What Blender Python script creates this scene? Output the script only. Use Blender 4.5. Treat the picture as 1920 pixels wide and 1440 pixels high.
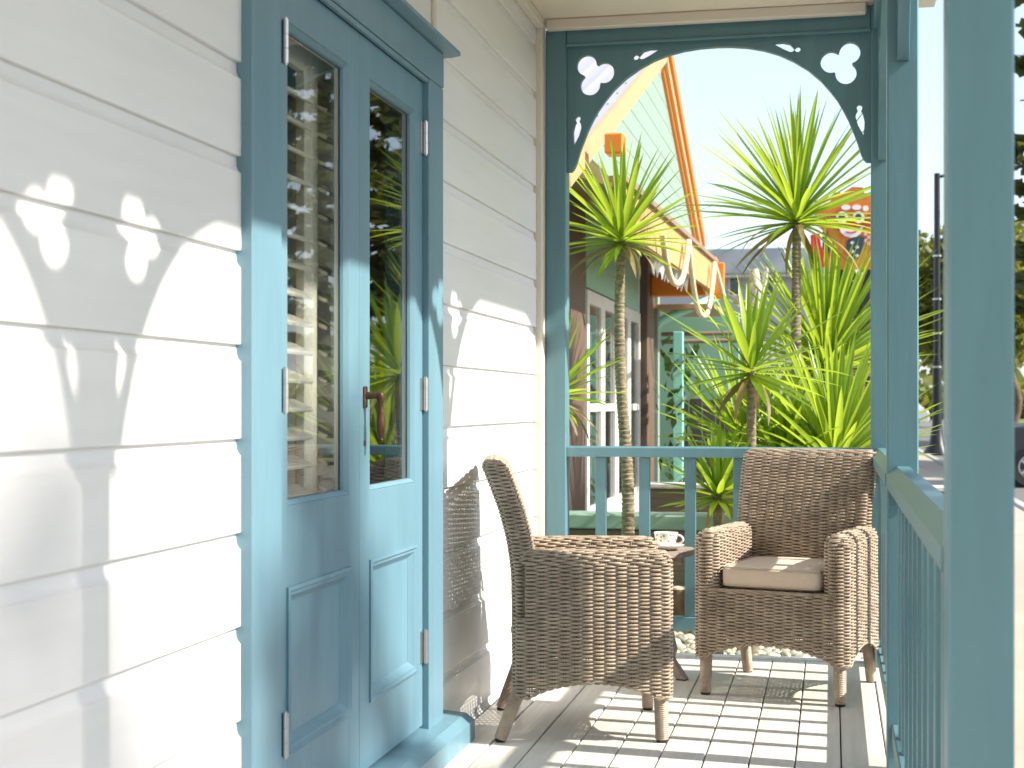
import bpy, bmesh, math, random
import numpy as np
from mathutils import Vector, Matrix
random.seed(7); rng = np.random.default_rng(11)
R = math.radians
for o in list(bpy.data.objects): bpy.data.objects.remove(o)
scn = bpy.context.scene
col = scn.collection

# ------------------------------------------------------------------ camera
ZC = 1.10                       # eye height above the verandah floor
FPX, VPX, VPY = 2800.0, 1560.0, 757.0      # measured in the 1920x1440 photograph
YAW = math.atan((VPX-960)/FPX)
cd = bpy.data.cameras.new('camera'); cam = bpy.data.objects.new('camera', cd); col.objects.link(cam)
cam.location = (0, 0, ZC); cam.rotation_euler = (R(90), 0, YAW)
cd.sensor_width = 36; cd.lens = 36*FPX/1920; cd.shift_y = (VPY-720)/1920
cd.clip_start = .05; cd.clip_end = 4000
cd.dof.use_dof = True; cd.dof.focus_distance = 5.1; cd.dof.aperture_fstop = 6.3
scn.camera = cam
# ------------------------------------------------------------------ sky, sun, exposure
SUN_EL, SUN_AZ = 37.6, 6.2      # degrees; azimuth measured from +X (the street) towards -Y
sd = Vector((math.cos(R(SUN_EL))*math.cos(R(SUN_AZ)), -math.cos(R(SUN_EL))*math.sin(R(SUN_AZ)), math.sin(R(SUN_EL))))
w = bpy.data.worlds.new('World'); scn.world = w; w.use_nodes = True
nt = w.node_tree; nt.nodes.clear()
sky = nt.nodes.new('ShaderNodeTexSky'); sky.sky_type = 'NISHITA'; sky.sun_disc = False
sky.sun_elevation = R(SUN_EL); sky.sun_rotation = math.atan2(sd.x, sd.y)
sky.air_density = 1.0; sky.dust_density = 1.2; sky.ozone_density = 1.0
bgn = nt.nodes.new('ShaderNodeBackground'); bgn.inputs['Strength'].default_value = .15
out = nt.nodes.new('ShaderNodeOutputWorld')
veil = nt.nodes.new('ShaderNodeMix'); veil.data_type = 'RGBA'; veil.inputs[0].default_value = .5; veil.inputs[7].default_value = (2.85,3.15,3.6,1)   # thin even high cloud
nt.links.new(sky.outputs[0], veil.inputs[6]); nt.links.new(veil.outputs[2], bgn.inputs['Color']); nt.links.new(bgn.outputs[0], out.inputs['Surface'])
sl = bpy.data.lights.new('sun', 'SUN'); sl.energy = 4.2; sl.angle = R(.8); sl.color = (1, .93, .82)
so = bpy.data.objects.new('sun', sl); col.objects.link(so)
so.rotation_euler = sd.to_track_quat('Z', 'Y').to_euler(); so.location = (20, 0, 20)
scn.view_settings.view_transform = 'Standard'; scn.view_settings.look = 'None'
scn.view_settings.gamma = 1; scn.view_settings.exposure = 1.16
try: scn.view_settings.use_curve_mapping = False
except Exception: pass

# ------------------------------------------------------------------ pixel helpers
SY, CY = math.sin(YAW), math.cos(YAW)
def tanpx(u): return math.tan(math.atan((u-960)/FPX) - YAW)      # x/y of the ray through column u
def X(u, y): return y*tanpx(u)
def Zp(v, x, y): return ZC + (VPY-v)*(-x*SY + y*CY)/FPX
def at(u, v, y): x = X(u, y); return Vector((x, y, Zp(v, x, y)))

# ------------------------------------------------------------------ materials
MATS = {}
def mat(name, c, rough=.5, var=.0, vscale=6.0, c2=None, bump=0., bscale=40., stretch=(1,1,1), metal=0., rnd=0., spec=.5, coords='pos', trans=0., trc=None):
    m = bpy.data.materials.new(name); m.use_nodes = True; n = m.node_tree; N = n.nodes; L = n.links
    p = N['Principled BSDF']; p.inputs['Roughness'].default_value = rough; p.inputs['Metallic'].default_value = metal
    p.inputs['Specular IOR Level'].default_value = spec
    if coords == 'pos': g = N.new('ShaderNodeNewGeometry'); src = g.outputs['Position']
    else: g = N.new('ShaderNodeTexCoord'); src = g.outputs['Object']
    mp = N.new('ShaderNodeMapping'); mp.inputs['Scale'].default_value = stretch; L.new(src, mp.inputs['Vector'])
    c = tuple(c)+(1,); d = tuple(c2)+(1,) if c2 else tuple(x*(1-var) for x in c[:3])+(1,)
    colsock = None
    if var or c2:
        t = N.new('ShaderNodeTexNoise'); t.inputs['Scale'].default_value = vscale; t.inputs['Detail'].default_value = 6; t.inputs['Roughness'].default_value = .62
        L.new(mp.outputs[0], t.inputs['Vector'])
        r = N.new('ShaderNodeValToRGB'); r.color_ramp.elements[0].position = .35; r.color_ramp.elements[1].position = .68
        r.color_ramp.elements[0].color = d; r.color_ramp.elements[1].color = c
        L.new(t.outputs['Fac'], r.inputs['Fac']); colsock = r.outputs['Color']
        rr = N.new('ShaderNodeMapRange'); rr.inputs[3].default_value = rough*.85; rr.inputs[4].default_value = min(1, rough*1.15)
        L.new(t.outputs['Fac'], rr.inputs[0]); L.new(rr.outputs[0], p.inputs['Roughness'])
    if rnd:
        oi = N.new('ShaderNodeObjectInfo'); mr = N.new('ShaderNodeMapRange')
        mr.inputs[3].default_value = 1-rnd; mr.inputs[4].default_value = 1+rnd; L.new(oi.outputs['Random'], mr.inputs[0])
        h = N.new('ShaderNodeHueSaturation'); L.new(mr.outputs[0], h.inputs['Value'])
        if colsock: L.new(colsock, h.inputs['Color'])
        else: h.inputs['Color'].default_value = c
        colsock = h.outputs['Color']
    if colsock: L.new(colsock, p.inputs['Base Color'])
    else: p.inputs['Base Color'].default_value = c
    if bump:
        t2 = N.new('ShaderNodeTexNoise'); t2.inputs['Scale'].default_value = bscale; t2.inputs['Detail'].default_value = 5
        L.new(mp.outputs[0], t2.inputs['Vector'])
        b = N.new('ShaderNodeBump'); b.inputs['Strength'].default_value = bump; b.inputs['Distance'].default_value = .004
        L.new(t2.outputs['Fac'], b.inputs['Height']); L.new(b.outputs[0], p.inputs['Normal'])
    if trans:
        tr = N.new('ShaderNodeBsdfTranslucent'); mx = N.new('ShaderNodeMixShader'); mx.inputs[0].default_value = trans
        if trc: tr.inputs['Color'].default_value = tuple(trc)+(1,)
        elif colsock: L.new(colsock, tr.inputs['Color'])
        L.new(p.outputs[0], mx.inputs[1]); L.new(tr.outputs[0], mx.inputs[2]); L.new(mx.outputs[0], N['Material Output'].inputs['Surface'])
    MATS[name] = m; return m

white = mat('white_paint', (.815,.81,.805), .42, .06, 2.2, bump=.10, bscale=9, stretch=(6,.7,8), rnd=.012)
cream = mat('cream_paint', (.72,.66,.57), .45, .05, 3, bump=.05, bscale=30)
ceilm = mat('ceiling_paint', (.80,.72,.60), .5, .04, 2, bump=.05, bscale=25)
blue  = mat('blue_door_paint', (.150,.285,.360), .36, .14, 2.5, bump=.12, bscale=14, stretch=(5,5,.5))
teal  = mat('duck_egg_paint', (.118,.252,.290), .38, .16, 2.5, bump=.12, bscale=14, stretch=(5,5,.5))
deckm = mat('deck_paint', (.70,.665,.61), .45, .16, 5.0, bump=.15, bscale=12, stretch=(10,.6,10), rnd=.035)
darkgap = mat('dark_timber', (.06,.055,.05), .9, .3, 8)
steel = mat('steel', (.62,.62,.62), .33, .1, 30, metal=1.)
bronze= mat('bronze', (.20,.105,.065), .38, .4, 40, metal=.9)
wick  = mat('wicker', (.46,.37,.275), .5, c2=(.29,.225,.165), vscale=16, bump=.3, bscale=160)
wick2 = mat('wicker_stake', (.23,.18,.13), .6, .4, 22)
rubber= mat('black_rubber', (.02,.02,.02), .6)
fabric= mat('beige_fabric', (.66,.54,.42), .9, .06, 60, bump=.35, bscale=700)
piping= mat('piping_fabric', (.50,.41,.33), .9)
tablew= mat('weathered_timber', (.36,.30,.255), .6, .35, 9, bump=.3, bscale=30, stretch=(1,6,6))
roomm = mat('room_paint', (.38,.35,.30), .8)
roomf = mat('room_floor', (.17,.11,.07), .5, .3, 5)
louvm = mat('shutter_paint', (.78,.73,.64), .45)
leafA = mat('yucca_leaf', (.17,.30,.03), .33, c2=(.075,.19,.02), vscale=6, rnd=.35, trans=.48, trc=(.52,.66,.05), coords='pos')
leafB = mat('yucca_old_leaf', (.34,.25,.10), .6, .4, 9, rnd=.3, trans=.3)
trunkm= mat('yucca_trunk', (.36,.30,.205), .85, c2=(.12,.095,.055), vscale=26, bump=.8, bscale=60, stretch=(1,1,3))
pebm  = mat('pebble', (.60,.55,.46), .6, .25, 14, rnd=.35)
soil  = mat('soil', (.12,.095,.07), .95, .4, 6, bump=.8, bscale=30)
concrete = mat('path_concrete', (.44,.385,.315), .85, .15, 1.2, bump=.3, bscale=60)
asphalt = mat('asphalt', (.17,.16,.15), .9, .2, .7, bump=.4, bscale=80)
kerbm = mat('kerb_concrete', (.45,.43,.39), .85, .2, 3)
lawnm = mat('lawn_grass', (.13,.19,.04), .9, c2=(.07,.12,.025), vscale=1.5, bump=.6, bscale=60)
sandm = mat('sand', (.30,.26,.20), .95, .2, .3)
seam  = mat('sea_water', (.05,.16,.22), .12, .3, .05, bump=.3, bscale=2)
ngreen= mat('sage_green_paint', (.27,.50,.38), .5, .07, 3, bump=.05, bscale=20)
naqua = mat('aqua_paint', (.28,.66,.56), .42, .06, 4)
npale = mat('pale_green_paint', (.25,.35,.29), .5, .05, 3)
orange= mat('orange_paint', (.80,.24,.02), .42, .08, 5)
apric = mat('apricot_paint', (.62,.36,.16), .45, .08, 5)
creamw= mat('apricot_cream_paint', (.48,.33,.17), .5, .06, 5)
lav   = mat('cool_white_paint', (.36,.355,.41), .5, .05, 5)
brownp= mat('brown_stain', (.155,.10,.07), .6, .35, 7, bump=.3, bscale=30, stretch=(6,6,.5))
brownl= mat('grey_brown_timber', (.30,.215,.165), .7, .3, 7, bump=.3, bscale=30, stretch=(.5,6,6))
dwhite= mat('white_frame_paint', (.72,.71,.68), .4, .05, 5)
ropem = mat('cream_rope', (.78,.68,.45), .9, .2, 60, bump=.8, bscale=120)
flagm = mat('white_flag', (.80,.80,.78), .8, trans=.3, trc=(.8,.8,.78))
black = mat('black_paint', (.018,.02,.028), .4, .3, 6)
greyb = mat('grey_render', (.46,.47,.50), .8, .08, 2)
greyr = mat('grey_roof', (.36,.39,.42), .6, .1, 2)
greyw = mat('grey_board_paint', (.44,.46,.45), .6, .08, 3)
fencem= mat('dark_fence_timber', (.09,.075,.07), .8, .4, 6)
stumpm= mat('log_bark', (.30,.17,.11), .9, .5, 14, bump=.8, bscale=50)
stumpt= mat('log_end', (.72,.62,.48), .8, .2, 30)
driftm= mat('driftwood', (.60,.55,.50), .8, .45, 20, bump=.6, bscale=60)
mo    = mat('mask_orange', (.66,.25,.02), .5, c2=(.58,.13,.01), vscale=9)
mred  = mat('mask_red', (.60,.05,.03), .5, .3, 7)
mplum = mat('mask_plum', (.40,.06,.08), .5, .3, 7)
mwhite= mat('mask_white', (.80,.80,.78), .5)
mdark = mat('mask_dark', (.03,.06,.08), .4)
mpink = mat('mask_pink', (.80,.45,.50), .5)
signr = mat('sign_red', (.72,.01,.02), .45, .05, 5)
porc  = mat('porcelain', (.82,.80,.76), .18)
barkm = mat('pine_bark', (.16,.115,.08), .95, .5, 5, bump=1, bscale=25)
pinel = mat('pine_foliage', (.085,.12,.03), .7, c2=(.035,.06,.02), vscale=.8, trans=.22, trc=(.28,.30,.05))
treel = mat('tree_foliage', (.16,.19,.035), .6, c2=(.06,.09,.02), vscale=.9, trans=.35, trc=(.45,.42,.06))
vinel = mat('vine_leaf', (.08,.16,.03), .6, .5, 5, rnd=.3, trans=.3)
cardark = mat('car_paint_dark', (.045,.05,.06), .25, metal=.3)
carwhite= mat('car_paint_white', (.75,.77,.80), .25)
rimm = mat('rim_alloy', (.55,.55,.56), .3, metal=1)
lampw = mat('lamp_lens', (.6,.62,.65), .1)
lampr = mat('tail_lens', (.55,.02,.02), .15)

def glassmat(name, tint=(.93,.95,.94), ior=1.5):
    m = bpy.data.materials.new(name); m.use_nodes = True; N = m.node_tree.nodes; L = m.node_tree.links
    N.remove(N['Principled BSDF'])
    t = N.new('ShaderNodeBsdfTransparent'); t.inputs[0].default_value = tint+(1,)
    g = N.new('ShaderNodeBsdfGlossy'); g.inputs['Roughness'].default_value = .004
    f = N.new('ShaderNodeFresnel'); ge = N.new('ShaderNodeNewGeometry')
    mr = N.new('ShaderNodeMapRange'); mr.inputs[3].default_value = ior; mr.inputs[4].default_value = 1/ior   # same reflectance from both faces of a thin pane
    L.new(ge.outputs['Backfacing'], mr.inputs[0]); L.new(mr.outputs[0], f.inputs['IOR'])
    mx = N.new('ShaderNodeMixShader'); L.new(f.outputs[0], mx.inputs[0]); L.new(t.outputs[0], mx.inputs[1]); L.new(g.outputs[0], mx.inputs[2])
    L.new(mx.outputs[0], N['Material Output'].inputs['Surface']); return m
glass = glassmat('window_glass', ior=1.62)
darkglass = mat('dark_glass', (.02,.025,.03), .06, spec=.8)

def cupmat():
    m = bpy.data.materials.new('floral_china'); m.use_nodes = True; N = m.node_tree.nodes; L = m.node_tree.links
    p = N['Principled BSDF']; p.inputs['Roughness'].default_value = .15
    tc = N.new('ShaderNodeTexCoord')
    v = N.new('ShaderNodeTexVoronoi'); v.inputs['Scale'].default_value = 75; L.new(tc.outputs['Object'], v.inputs['Vector'])
    r = N.new('ShaderNodeValToRGB'); e = r.color_ramp; e.interpolation = 'CONSTANT'
    e.elements[0].color = (.70,.18,.08,1); e.elements[1].position = .3; e.elements[1].color = (.06,.12,.36,1)
    a = e.elements.new(.55); a.color = (.75,.35,.22,1); a = e.elements.new(.75); a.color = (.20,.30,.12,1)
    s = N.new('ShaderNodeSeparateColor'); L.new(v.outputs['Color'], s.inputs[0]); L.new(s.outputs[0], r.inputs[0])
    lt = N.new('ShaderNodeMath'); lt.operation = 'LESS_THAN'; lt.inputs[1].default_value = .40; L.new(v.outputs['Distance'], lt.inputs[0])
    sx = N.new('ShaderNodeSeparateXYZ'); L.new(tc.outputs['Object'], sx.inputs[0])
    g1 = N.new('ShaderNodeMath'); g1.operation = 'GREATER_THAN'; g1.inputs[1].default_value = .026; L.new(sx.outputs[2], g1.inputs[0])
    g2 = N.new('ShaderNodeMath'); g2.operation = 'LESS_THAN'; g2.inputs[1].default_value = .056; L.new(sx.outputs[2], g2.inputs[0])
    m1 = N.new('ShaderNodeMath'); m1.operation = 'MULTIPLY'; L.new(g1.outputs[0], m1.inputs[0]); L.new(g2.outputs[0], m1.inputs[1])
    m2 = N.new('ShaderNodeMath'); m2.operation = 'MULTIPLY'; L.new(m1.outputs[0], m2.inputs[0]); L.new(lt.outputs[0], m2.inputs[1])
    mx = N.new('ShaderNodeMix'); mx.data_type = 'RGBA'; mx.inputs[6].default_value = (.82,.79,.73,1)
    L.new(m2.outputs[0], mx.inputs[0]); L.new(r.outputs[0], mx.inputs[7]); L.new(mx.outputs[2], p.inputs['Base Color'])
    return m
china = cupmat()

# ------------------------------------------------------------------ mesh helpers
class MB:
    def __init__(s): s.v = []; s.f = []
    def add(s, vs, fs):
        b = len(s.v); s.v += [tuple(v) for v in vs]; s.f += [tuple(i+b for i in f) for f in fs]; return s
    def box(s, x0, x1, y0, y1, z0, z1, c=.0, M=None):
        if x0 > x1: x0, x1 = x1, x0
        if y0 > y1: y0, y1 = y1, y0
        if z0 > z1: z0, z1 = z1, z0
        if c <= 0:
            vs = [(x,y,z) for x in (x0,x1) for y in (y0,y1) for z in (z0,z1)]
            fs = [(0,1,3,2),(4,6,7,5),(0,4,5,1),(2,3,7,6),(0,2,6,4),(1,5,7,3)]
        else:
            c = min(c, (x1-x0)*.45, (y1-y0)*.45, (z1-z0)*.45)
            vs = []; idx = {}
            for i,x in enumerate((x0,x1)):
                for j,y in enumerate((y0,y1)):
                    for k,z in enumerate((z0,z1)):
                        sx, sy, sz = (c if i==0 else -c), (c if j==0 else -c), (c if k==0 else -c)
                        for a,pt in enumerate(((x,y+sy,z+sz),(x+sx,y,z+sz),(x+sx,y+sy,z))):
                            idx[(i,j,k,a)] = len(vs); vs.append(pt)
            fs = []
            for s_ in (0,1):
                fs.append(tuple(idx[(s_,j,k,0)] for j,k in ((0,0),(0,1),(1,1),(1,0))))
                fs.append(tuple(idx[(i,s_,k,1)] for i,k in ((0,0),(0,1),(1,1),(1,0))))
                fs.append(tuple(idx[(i,j,s_,2)] for i,j in ((0,0),(0,1),(1,1),(1,0))))
            for a in (0,1):
                for b in (0,1):
                    fs.append((idx[(a,b,0,0)],idx[(a,b,1,0)],idx[(a,b,1,1)],idx[(a,b,0,1)]))
                    fs.append((idx[(a,0,b,0)],idx[(a,1,b,0)],idx[(a,1,b,2)],idx[(a,0,b,2)]))
                    fs.append((idx[(0,a,b,1)],idx[(1,a,b,1)],idx[(1,a,b,2)],idx[(0,a,b,2)]))
            for i in (0,1):
                for j in (0,1):
                    for k in (0,1): fs.append(tuple(idx[(i,j,k,a)] for a in (0,1,2)))
        if M is not None: vs = [tuple(M @ Vector(v)) for v in vs]
        return s.add(vs, fs)
    def prism(s, pts, a0, a1, axis='y'):      # pts: closed outline; x: (y,z)  y: (x,z)  z: (x,y)
        n = len(pts)
        def P(p, a): return {'x':(a,p[0],p[1]),'y':(p[0],a,p[1]),'z':(p[0],p[1],a)}[axis]
        vs = [P(p,a0) for p in pts]+[P(p,a1) for p in pts]
        fs = [tuple(range(n-1,-1,-1)), tuple(range(n,2*n))]+[(i,(i+1)%n,n+(i+1)%n,n+i) for i in range(n)]
        return s.add(vs, fs)
    def tube(s, pts, rad, n=10, caps=True):
        pts = [Vector(p) for p in pts]; m = len(pts)
        if not hasattr(rad, '__len__'): rad = [rad]*m
        vs = []; up = None
        for i,p in enumerate(pts):
            d = (pts[min(i+1,m-1)]-pts[max(i-1,0)]).normalized()
            if up is None: up = d.orthogonal().normalized()
            else: up = (up - d*up.dot(d)).normalized()
            q = d.cross(up)
            for k in range(n):
                a = 2*math.pi*k/n; vs.append(p+(up*math.cos(a)+q*math.sin(a))*rad[i])
        fs = [(i*n+k, i*n+(k+1)%n, (i+1)*n+(k+1)%n, (i+1)*n+k) for i in range(m-1) for k in range(n)]
        if caps: fs += [tuple(range(n-1,-1,-1)), tuple((m-1)*n+k for k in range(n))]
        return s.add(vs, fs)
    def lathe(s, prof, n=32, o=(0,0,0)):
        m = len(prof); vs = [(o[0]+r*math.cos(2*math.pi*k/n), o[1]+r*math.sin(2*math.pi*k/n), o[2]+z) for r,z in prof for k in range(n)]
        fs = [(i*n+k, i*n+(k+1)%n, (i+1)*n+(k+1)%n, (i+1)*n+k) for i in range(m-1) for k in range(n)]
        return s.add(vs, fs)

def finish(me, smooth=None):
    bm = bmesh.new(); bm.from_mesh(me); bmesh.ops.recalc_face_normals(bm, faces=bm.faces); bm.to_mesh(me); bm.free()
    if smooth:
        me.polygons.foreach_set('use_smooth', [True]*len(me.polygons))
        me.set_sharp_from_angle(angle=R(smooth))
def mesh(name, mb, m, smooth=None, origin=(0,0,0)):
    me = bpy.data.meshes.new(name); o = Vector(origin)
    me.from_pydata([tuple(Vector(v)-o) for v in mb.v], [], mb.f); finish(me, smooth); me.materials.append(m); return me
WL = {}
def link(name, data, parent=None, loc=(0,0,0), world=True):
    o = bpy.data.objects.new(name, data); col.objects.link(o)
    loc = Vector(loc); WL[o.name] = loc
    if parent:
        o.parent = parent; o.location = loc-WL[parent.name] if world else loc
    else: o.location = loc
    return o
def base(mb):
    a = np.array(mb.v); lo = a.min(0); hi = a.max(0); return ((lo[0]+hi[0])/2, (lo[1]+hi[1])/2, lo[2])
def obj(name, mb, m, parent=None, smooth=None):        # geometry given in world coordinates, origin at its base
    b = base(mb); return link(name, mesh(name, mb, m, smooth, b), parent, b)
def part(name, mb, m, parent, smooth=None):            # geometry given in the parent's own coordinates
    return link(name, mesh(name, mb, m, smooth), parent, (0,0,0), world=False)
def tag(o, label=None, cat=None, group=None, kind=None):
    if label: o['label'] = label
    if cat: o['category'] = cat
    if group: o['group'] = group
    if kind: o['kind'] = kind
    return o
def thing(name, label, cat, loc, group=None, rz=0):
    o = link(name, None, None, loc); o.rotation_euler[2] = rz; o.empty_display_size = .1
    return tag(o, label, cat, group)
def struct(name, mb, m, smooth=None): return tag(obj(name, mb, m, None, smooth), kind='structure')
def B(*a, **k): return MB().box(*a, **k)
def npmesh(name, V, F, m, smooth=True):
    me = bpy.data.meshes.new(name); nv, nf, k = len(V), len(F), F.shape[1]
    me.vertices.add(nv); me.vertices.foreach_set('co', np.ascontiguousarray(V, np.float32).ravel())
    me.loops.add(nf*k); me.loops.foreach_set('vertex_index', np.ascontiguousarray(F, np.int32).ravel())
    me.polygons.add(nf); me.polygons.foreach_set('loop_start', np.arange(0, nf*k, k, dtype=np.int32))
    me.polygons.foreach_set('loop_total', np.full(nf, k, np.int32))
    if smooth: me.polygons.foreach_set('use_smooth', np.ones(nf, bool))
    me.update(calc_edges=True); me.validate(); me.materials.append(m); return me

# ================================================================== dimensions
WX = -1.25          # face of the weatherboards
YE = 6.45           # middle of the verandah's end frame
PX0, PX1 = .160, .250
PXC = (PX0+PX1)/2
POSTY = [-.15, 2.235, 4.605, YE]
ZH = 2.66           # underside of the header beams
ZCEIL = 2.765
GZ = -.24           # ground

# ================================================================== ground and street
struct('ground', B(-300,500,-200,900,GZ-.4,GZ), sandm)
struct('footpath', B(.36,2.3,-30,140,GZ+.004,GZ+.03,c=.005), concrete)
struct('road', B(2.46,10.2,-60,300,GZ-.05,GZ+.012), asphalt)
struct('kerb', B(2.3,2.455,-60,140,GZ-.05,GZ+.06,c=.02), kerbm)
struct('far_kerb', B(10.205,10.36,-60,300,GZ-.05,GZ+.11,c=.02), kerbm)
struct('lawn', B(10.365,70,-100,400,GZ-.05,GZ+.09), lawnm)
struct('sea', B(95,2500,-800,3000,GZ-.3,GZ+.02), seam)
struct('garden_soil', B(-3.2,.34,6.62,14.5,GZ-.05,GZ+.035), soil)

# ================================================================== verandah floor
fl = tag(obj('verandah_floor', B(WX-.05,.315,-6.6,6.50,-.20,-.031), darkgap), kind='structure')
g0 = .03; pitch = .1385
bm_board = None
xs = [g0+pitch*i for i in range(-9,2)]
for i,xa in enumerate(xs):
    xb = xa+pitch-.0045
    if xa < WX: xa = WX+.002
    obj('board', B(xa,xb,-6.6,6.50,-.030,0,c=.003), deckm, fl)
obj('edge_board', B(.3085,.333,-6.6,6.50,-.19,-.002,c=.003), deckm, fl)
obj('end_board', B(WX+.0,.34,6.502,6.55,-.19,.010,c=.004), white, fl)

# ================================================================== the house
house = thing('house', 'white weatherboard house with blue french doors opening onto the verandah', 'house', (WX-1.5, 2.5, -.2))
LAP0, LAP = .007, .2035
def board_profile(x0, z0, h):
    return [(x0-.020,z0),(x0-.0015,z0),(x0,z0+.002),(x0,z0+h-.037),(x0-.003,z0+h-.0345),(x0-.0075,z0+h-.029),(x0-.0105,z0+h-.020),(x0-.0115,z0+h-.004),(x0-.0115,z0+h-.0005),(x0-.020,z0+h-.0005)]
DY0, DY1 = 3.036, 4.65
for i in range(-1, 14):
    z0 = LAP0+LAP*i
    h = min(LAP, ZCEIL+.02-z0)
    if h < .06: break
    spans = [(-6.6,DY0),(DY1,6.335)] if z0 < 2.2 else [(-6.6,4.60),(4.635,6.335)]
    for a,b in spans:
        dx = random.uniform(-.0008,.0008)
        obj('weatherboard', MB().prism(board_profile(WX+dx,z0,h), a, b, 'y'), white, house, 28)
obj('joint_cover', B(WX-.019,WX+.010,4.6005,4.6345,2.262,ZCEIL,c=.003), cream, house)
core = MB().box(WX-.12,WX-.0215,-6.8,3.19,-.2,2.9).box(WX-.12,WX-.0215,4.50,6.5,-.2,2.9).box(WX-.12,WX-.0215,3.1905,4.4995,2.14,2.9)
obj('wall_core', core, roomm, house)
obj('corner_board', B(WX-.02,WX+.026,6.336,6.402,-.2,ZCEIL,c=.004), cream, house)
obj('corner_stop', B(WX-.02,WX+.014,6.403,6.56,-.2,2.9,c=.004), white, house)
obj('end_wall', B(-4.6,WX-.0205,6.502,6.60,-.2,3.4), white, house)
obj('added_shade_wall', B(WX-.0205,.60,-6.8,-6.61,-.2,2.76), white, house)  # unseen wall added behind the camera to darken the woodwork facing it
# room behind the doors
rm = MB()
x0,x1,y0,y1,z0,z1 = -4.6,WX-.121,.5,6.4,.02,2.6
rm.add([(x0,y0,z0),(x1,y0,z0),(x1,y1,z0),(x0,y1,z0),(x0,y0,z1),(x1,y0,z1),(x1,y1,z1),(x0,y1,z1)],[(4,5,6,7),(0,3,7,4),(0,4,5,1),(3,2,6,7)])
obj('room_lining', rm, roomm, house)
obj('room_floor', B(-4.6,WX-.121,.5,6.4,-.05,.019), roomf, house)
# door casing
CX = -1.222
obj('door_casing', B(WX-.12,CX,DY0,3.210,-.0,2.112,c=.004), blue, house)
obj('door_casing', B(WX-.12,CX,4.484,DY1,-.0,2.112,c=.004), blue, house)
hd = obj('door_head', B(WX-.12,CX+.002,DY0,DY1,2.113,2.222,c=.004), blue, house)
cp = MB().prism([(WX-.018,2.2225),(CX+.012,2.2225),(CX+.044,2.2275),(CX+.044,2.240),(WX-.018,2.262)], DY0-.05, DY1+.05, 'y')
obj('drip_cap', cp, blue, house)
obj('stop_mould', MB().box(CX-.0205,CX-.004,3.2105,4.4835,2.098,2.1125,c=.003), blue, house)
sill = MB().prism([(WX-.12,.0),(CX+.075,.0),(CX+.075,.062),(CX+.045,.085),(WX-.12,.098)], DY0-.055, DY1+.12, 'y')
obj('door_sill', sill, blue, house, 20)
# door leaves
LX = -1.2445; LT = .042
def leaf(y0, y1, hinge_y, stile, label):
    m = MB(); zb, zt = .100, 2.100
    gz0, gz1 = .86, 1.995; pz0, pz1 = .285, .665
    a, b = y0+stile, y1-stile
    m.box(LX-LT,LX,y0,a,zb,zt,c=.002); m.box(LX-LT,LX,b,y1,zb,zt,c=.002)
    m.box(LX-LT+.0005,LX-.0004,a,b,zb+.0005,pz0,c=.001); m.box(LX-LT+.0005,LX-.0004,a,b,pz1,gz0,c=.001); m.box(LX-LT+.0005,LX-.0004,a,b,gz1,zt-.0005,c=.001)
    lf = obj('door_leaf', m, blue, house); lf['label'] = label
    # glazing bead: sloped frame round the pane
    def frame(za, zc, wdt, xf, xb, nm, mt, prof=None):
        q = MB()
        prof = prof or [(0,xf),(wdt,xb)]
        n = len(prof); vs = []
        for (d,x) in prof:
            vs += [(x,a+d,za+d),(x,b-d,za+d),(x,b-d,zc-d),(x,a+d,zc-d)]
        fs = [(i*4+k, i*4+(k+1)%4, (i+1)*4+(k+1)%4, (i+1)*4+k) for i in range(n-1) for k in range(4)]
        q.add(vs, fs); return obj(nm, q, mt, lf)
    frame(gz0, gz1, .014, LX-.002, LX-.016, 'glazing_bead', blue, [(0,LX-.0025),(.003,LX-.001),(.012,LX-.012),(.014,LX-.020)])
    obj('pane', B(LX-.0245,LX-.0205,a+.001,b-.001,gz0+.001,gz1-.001), glass, lf)
    frame(gz0, gz1, .014, LX, LX, 'inner_bead', louvm, [(0,LX-.0415),(.012,LX-.036),(.014,LX-.025)])
    frame(pz0, pz1, .03, LX, LX, 'panel_moulding', blue, [(-.006,LX-.001),(-.006,LX+.006),(.002,LX+.009),(.008,LX+.004),(.014,LX+.0045),(.022,LX-.004),(.032,LX-.013),(.034,LX-.0135)])
    obj('panel', B(LX-.030,LX-.014,a,b,pz0,pz1), blue, lf)
    for z in (.346, 1.13, 1.925):
        h = MB(); sgn = -1 if hinge_y < (y0+y1)/2 else 1
        hx_ = LX+.0105 if sgn > 0 else CX+.0055
        yh = hinge_y
        for k in range(3): h.tube([(hx_,yh-sgn*.002,z-.05+k*.0335),(hx_,yh-sgn*.002,z-.05+k*.0335+.0325)], .0075, 12)
        h.tube([(hx_,yh-sgn*.002,z-.054),(hx_,yh-sgn*.002,z+.054)], .0045, 8)
        h.box(LX-.001,LX+.0035,yh-sgn*.004,yh-sgn*.03,z-.05,z+.05)
        if sgn < 0: h.box(LX+.003,CX+.004,yh+.002,yh+.005,z-.05,z+.05)
        obj('hinge', h, steel, lf, 40)
    return lf
YM = 3.847
l1 = leaf(3.2135, YM-.0025, 3.2135, .088, 'blue panelled door leaf with louvred shutters behind its glass')
l2 = leaf(YM+.0025, 4.4805, 4.4805, .088, 'blue panelled door leaf carrying the bronze drop handle')
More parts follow.
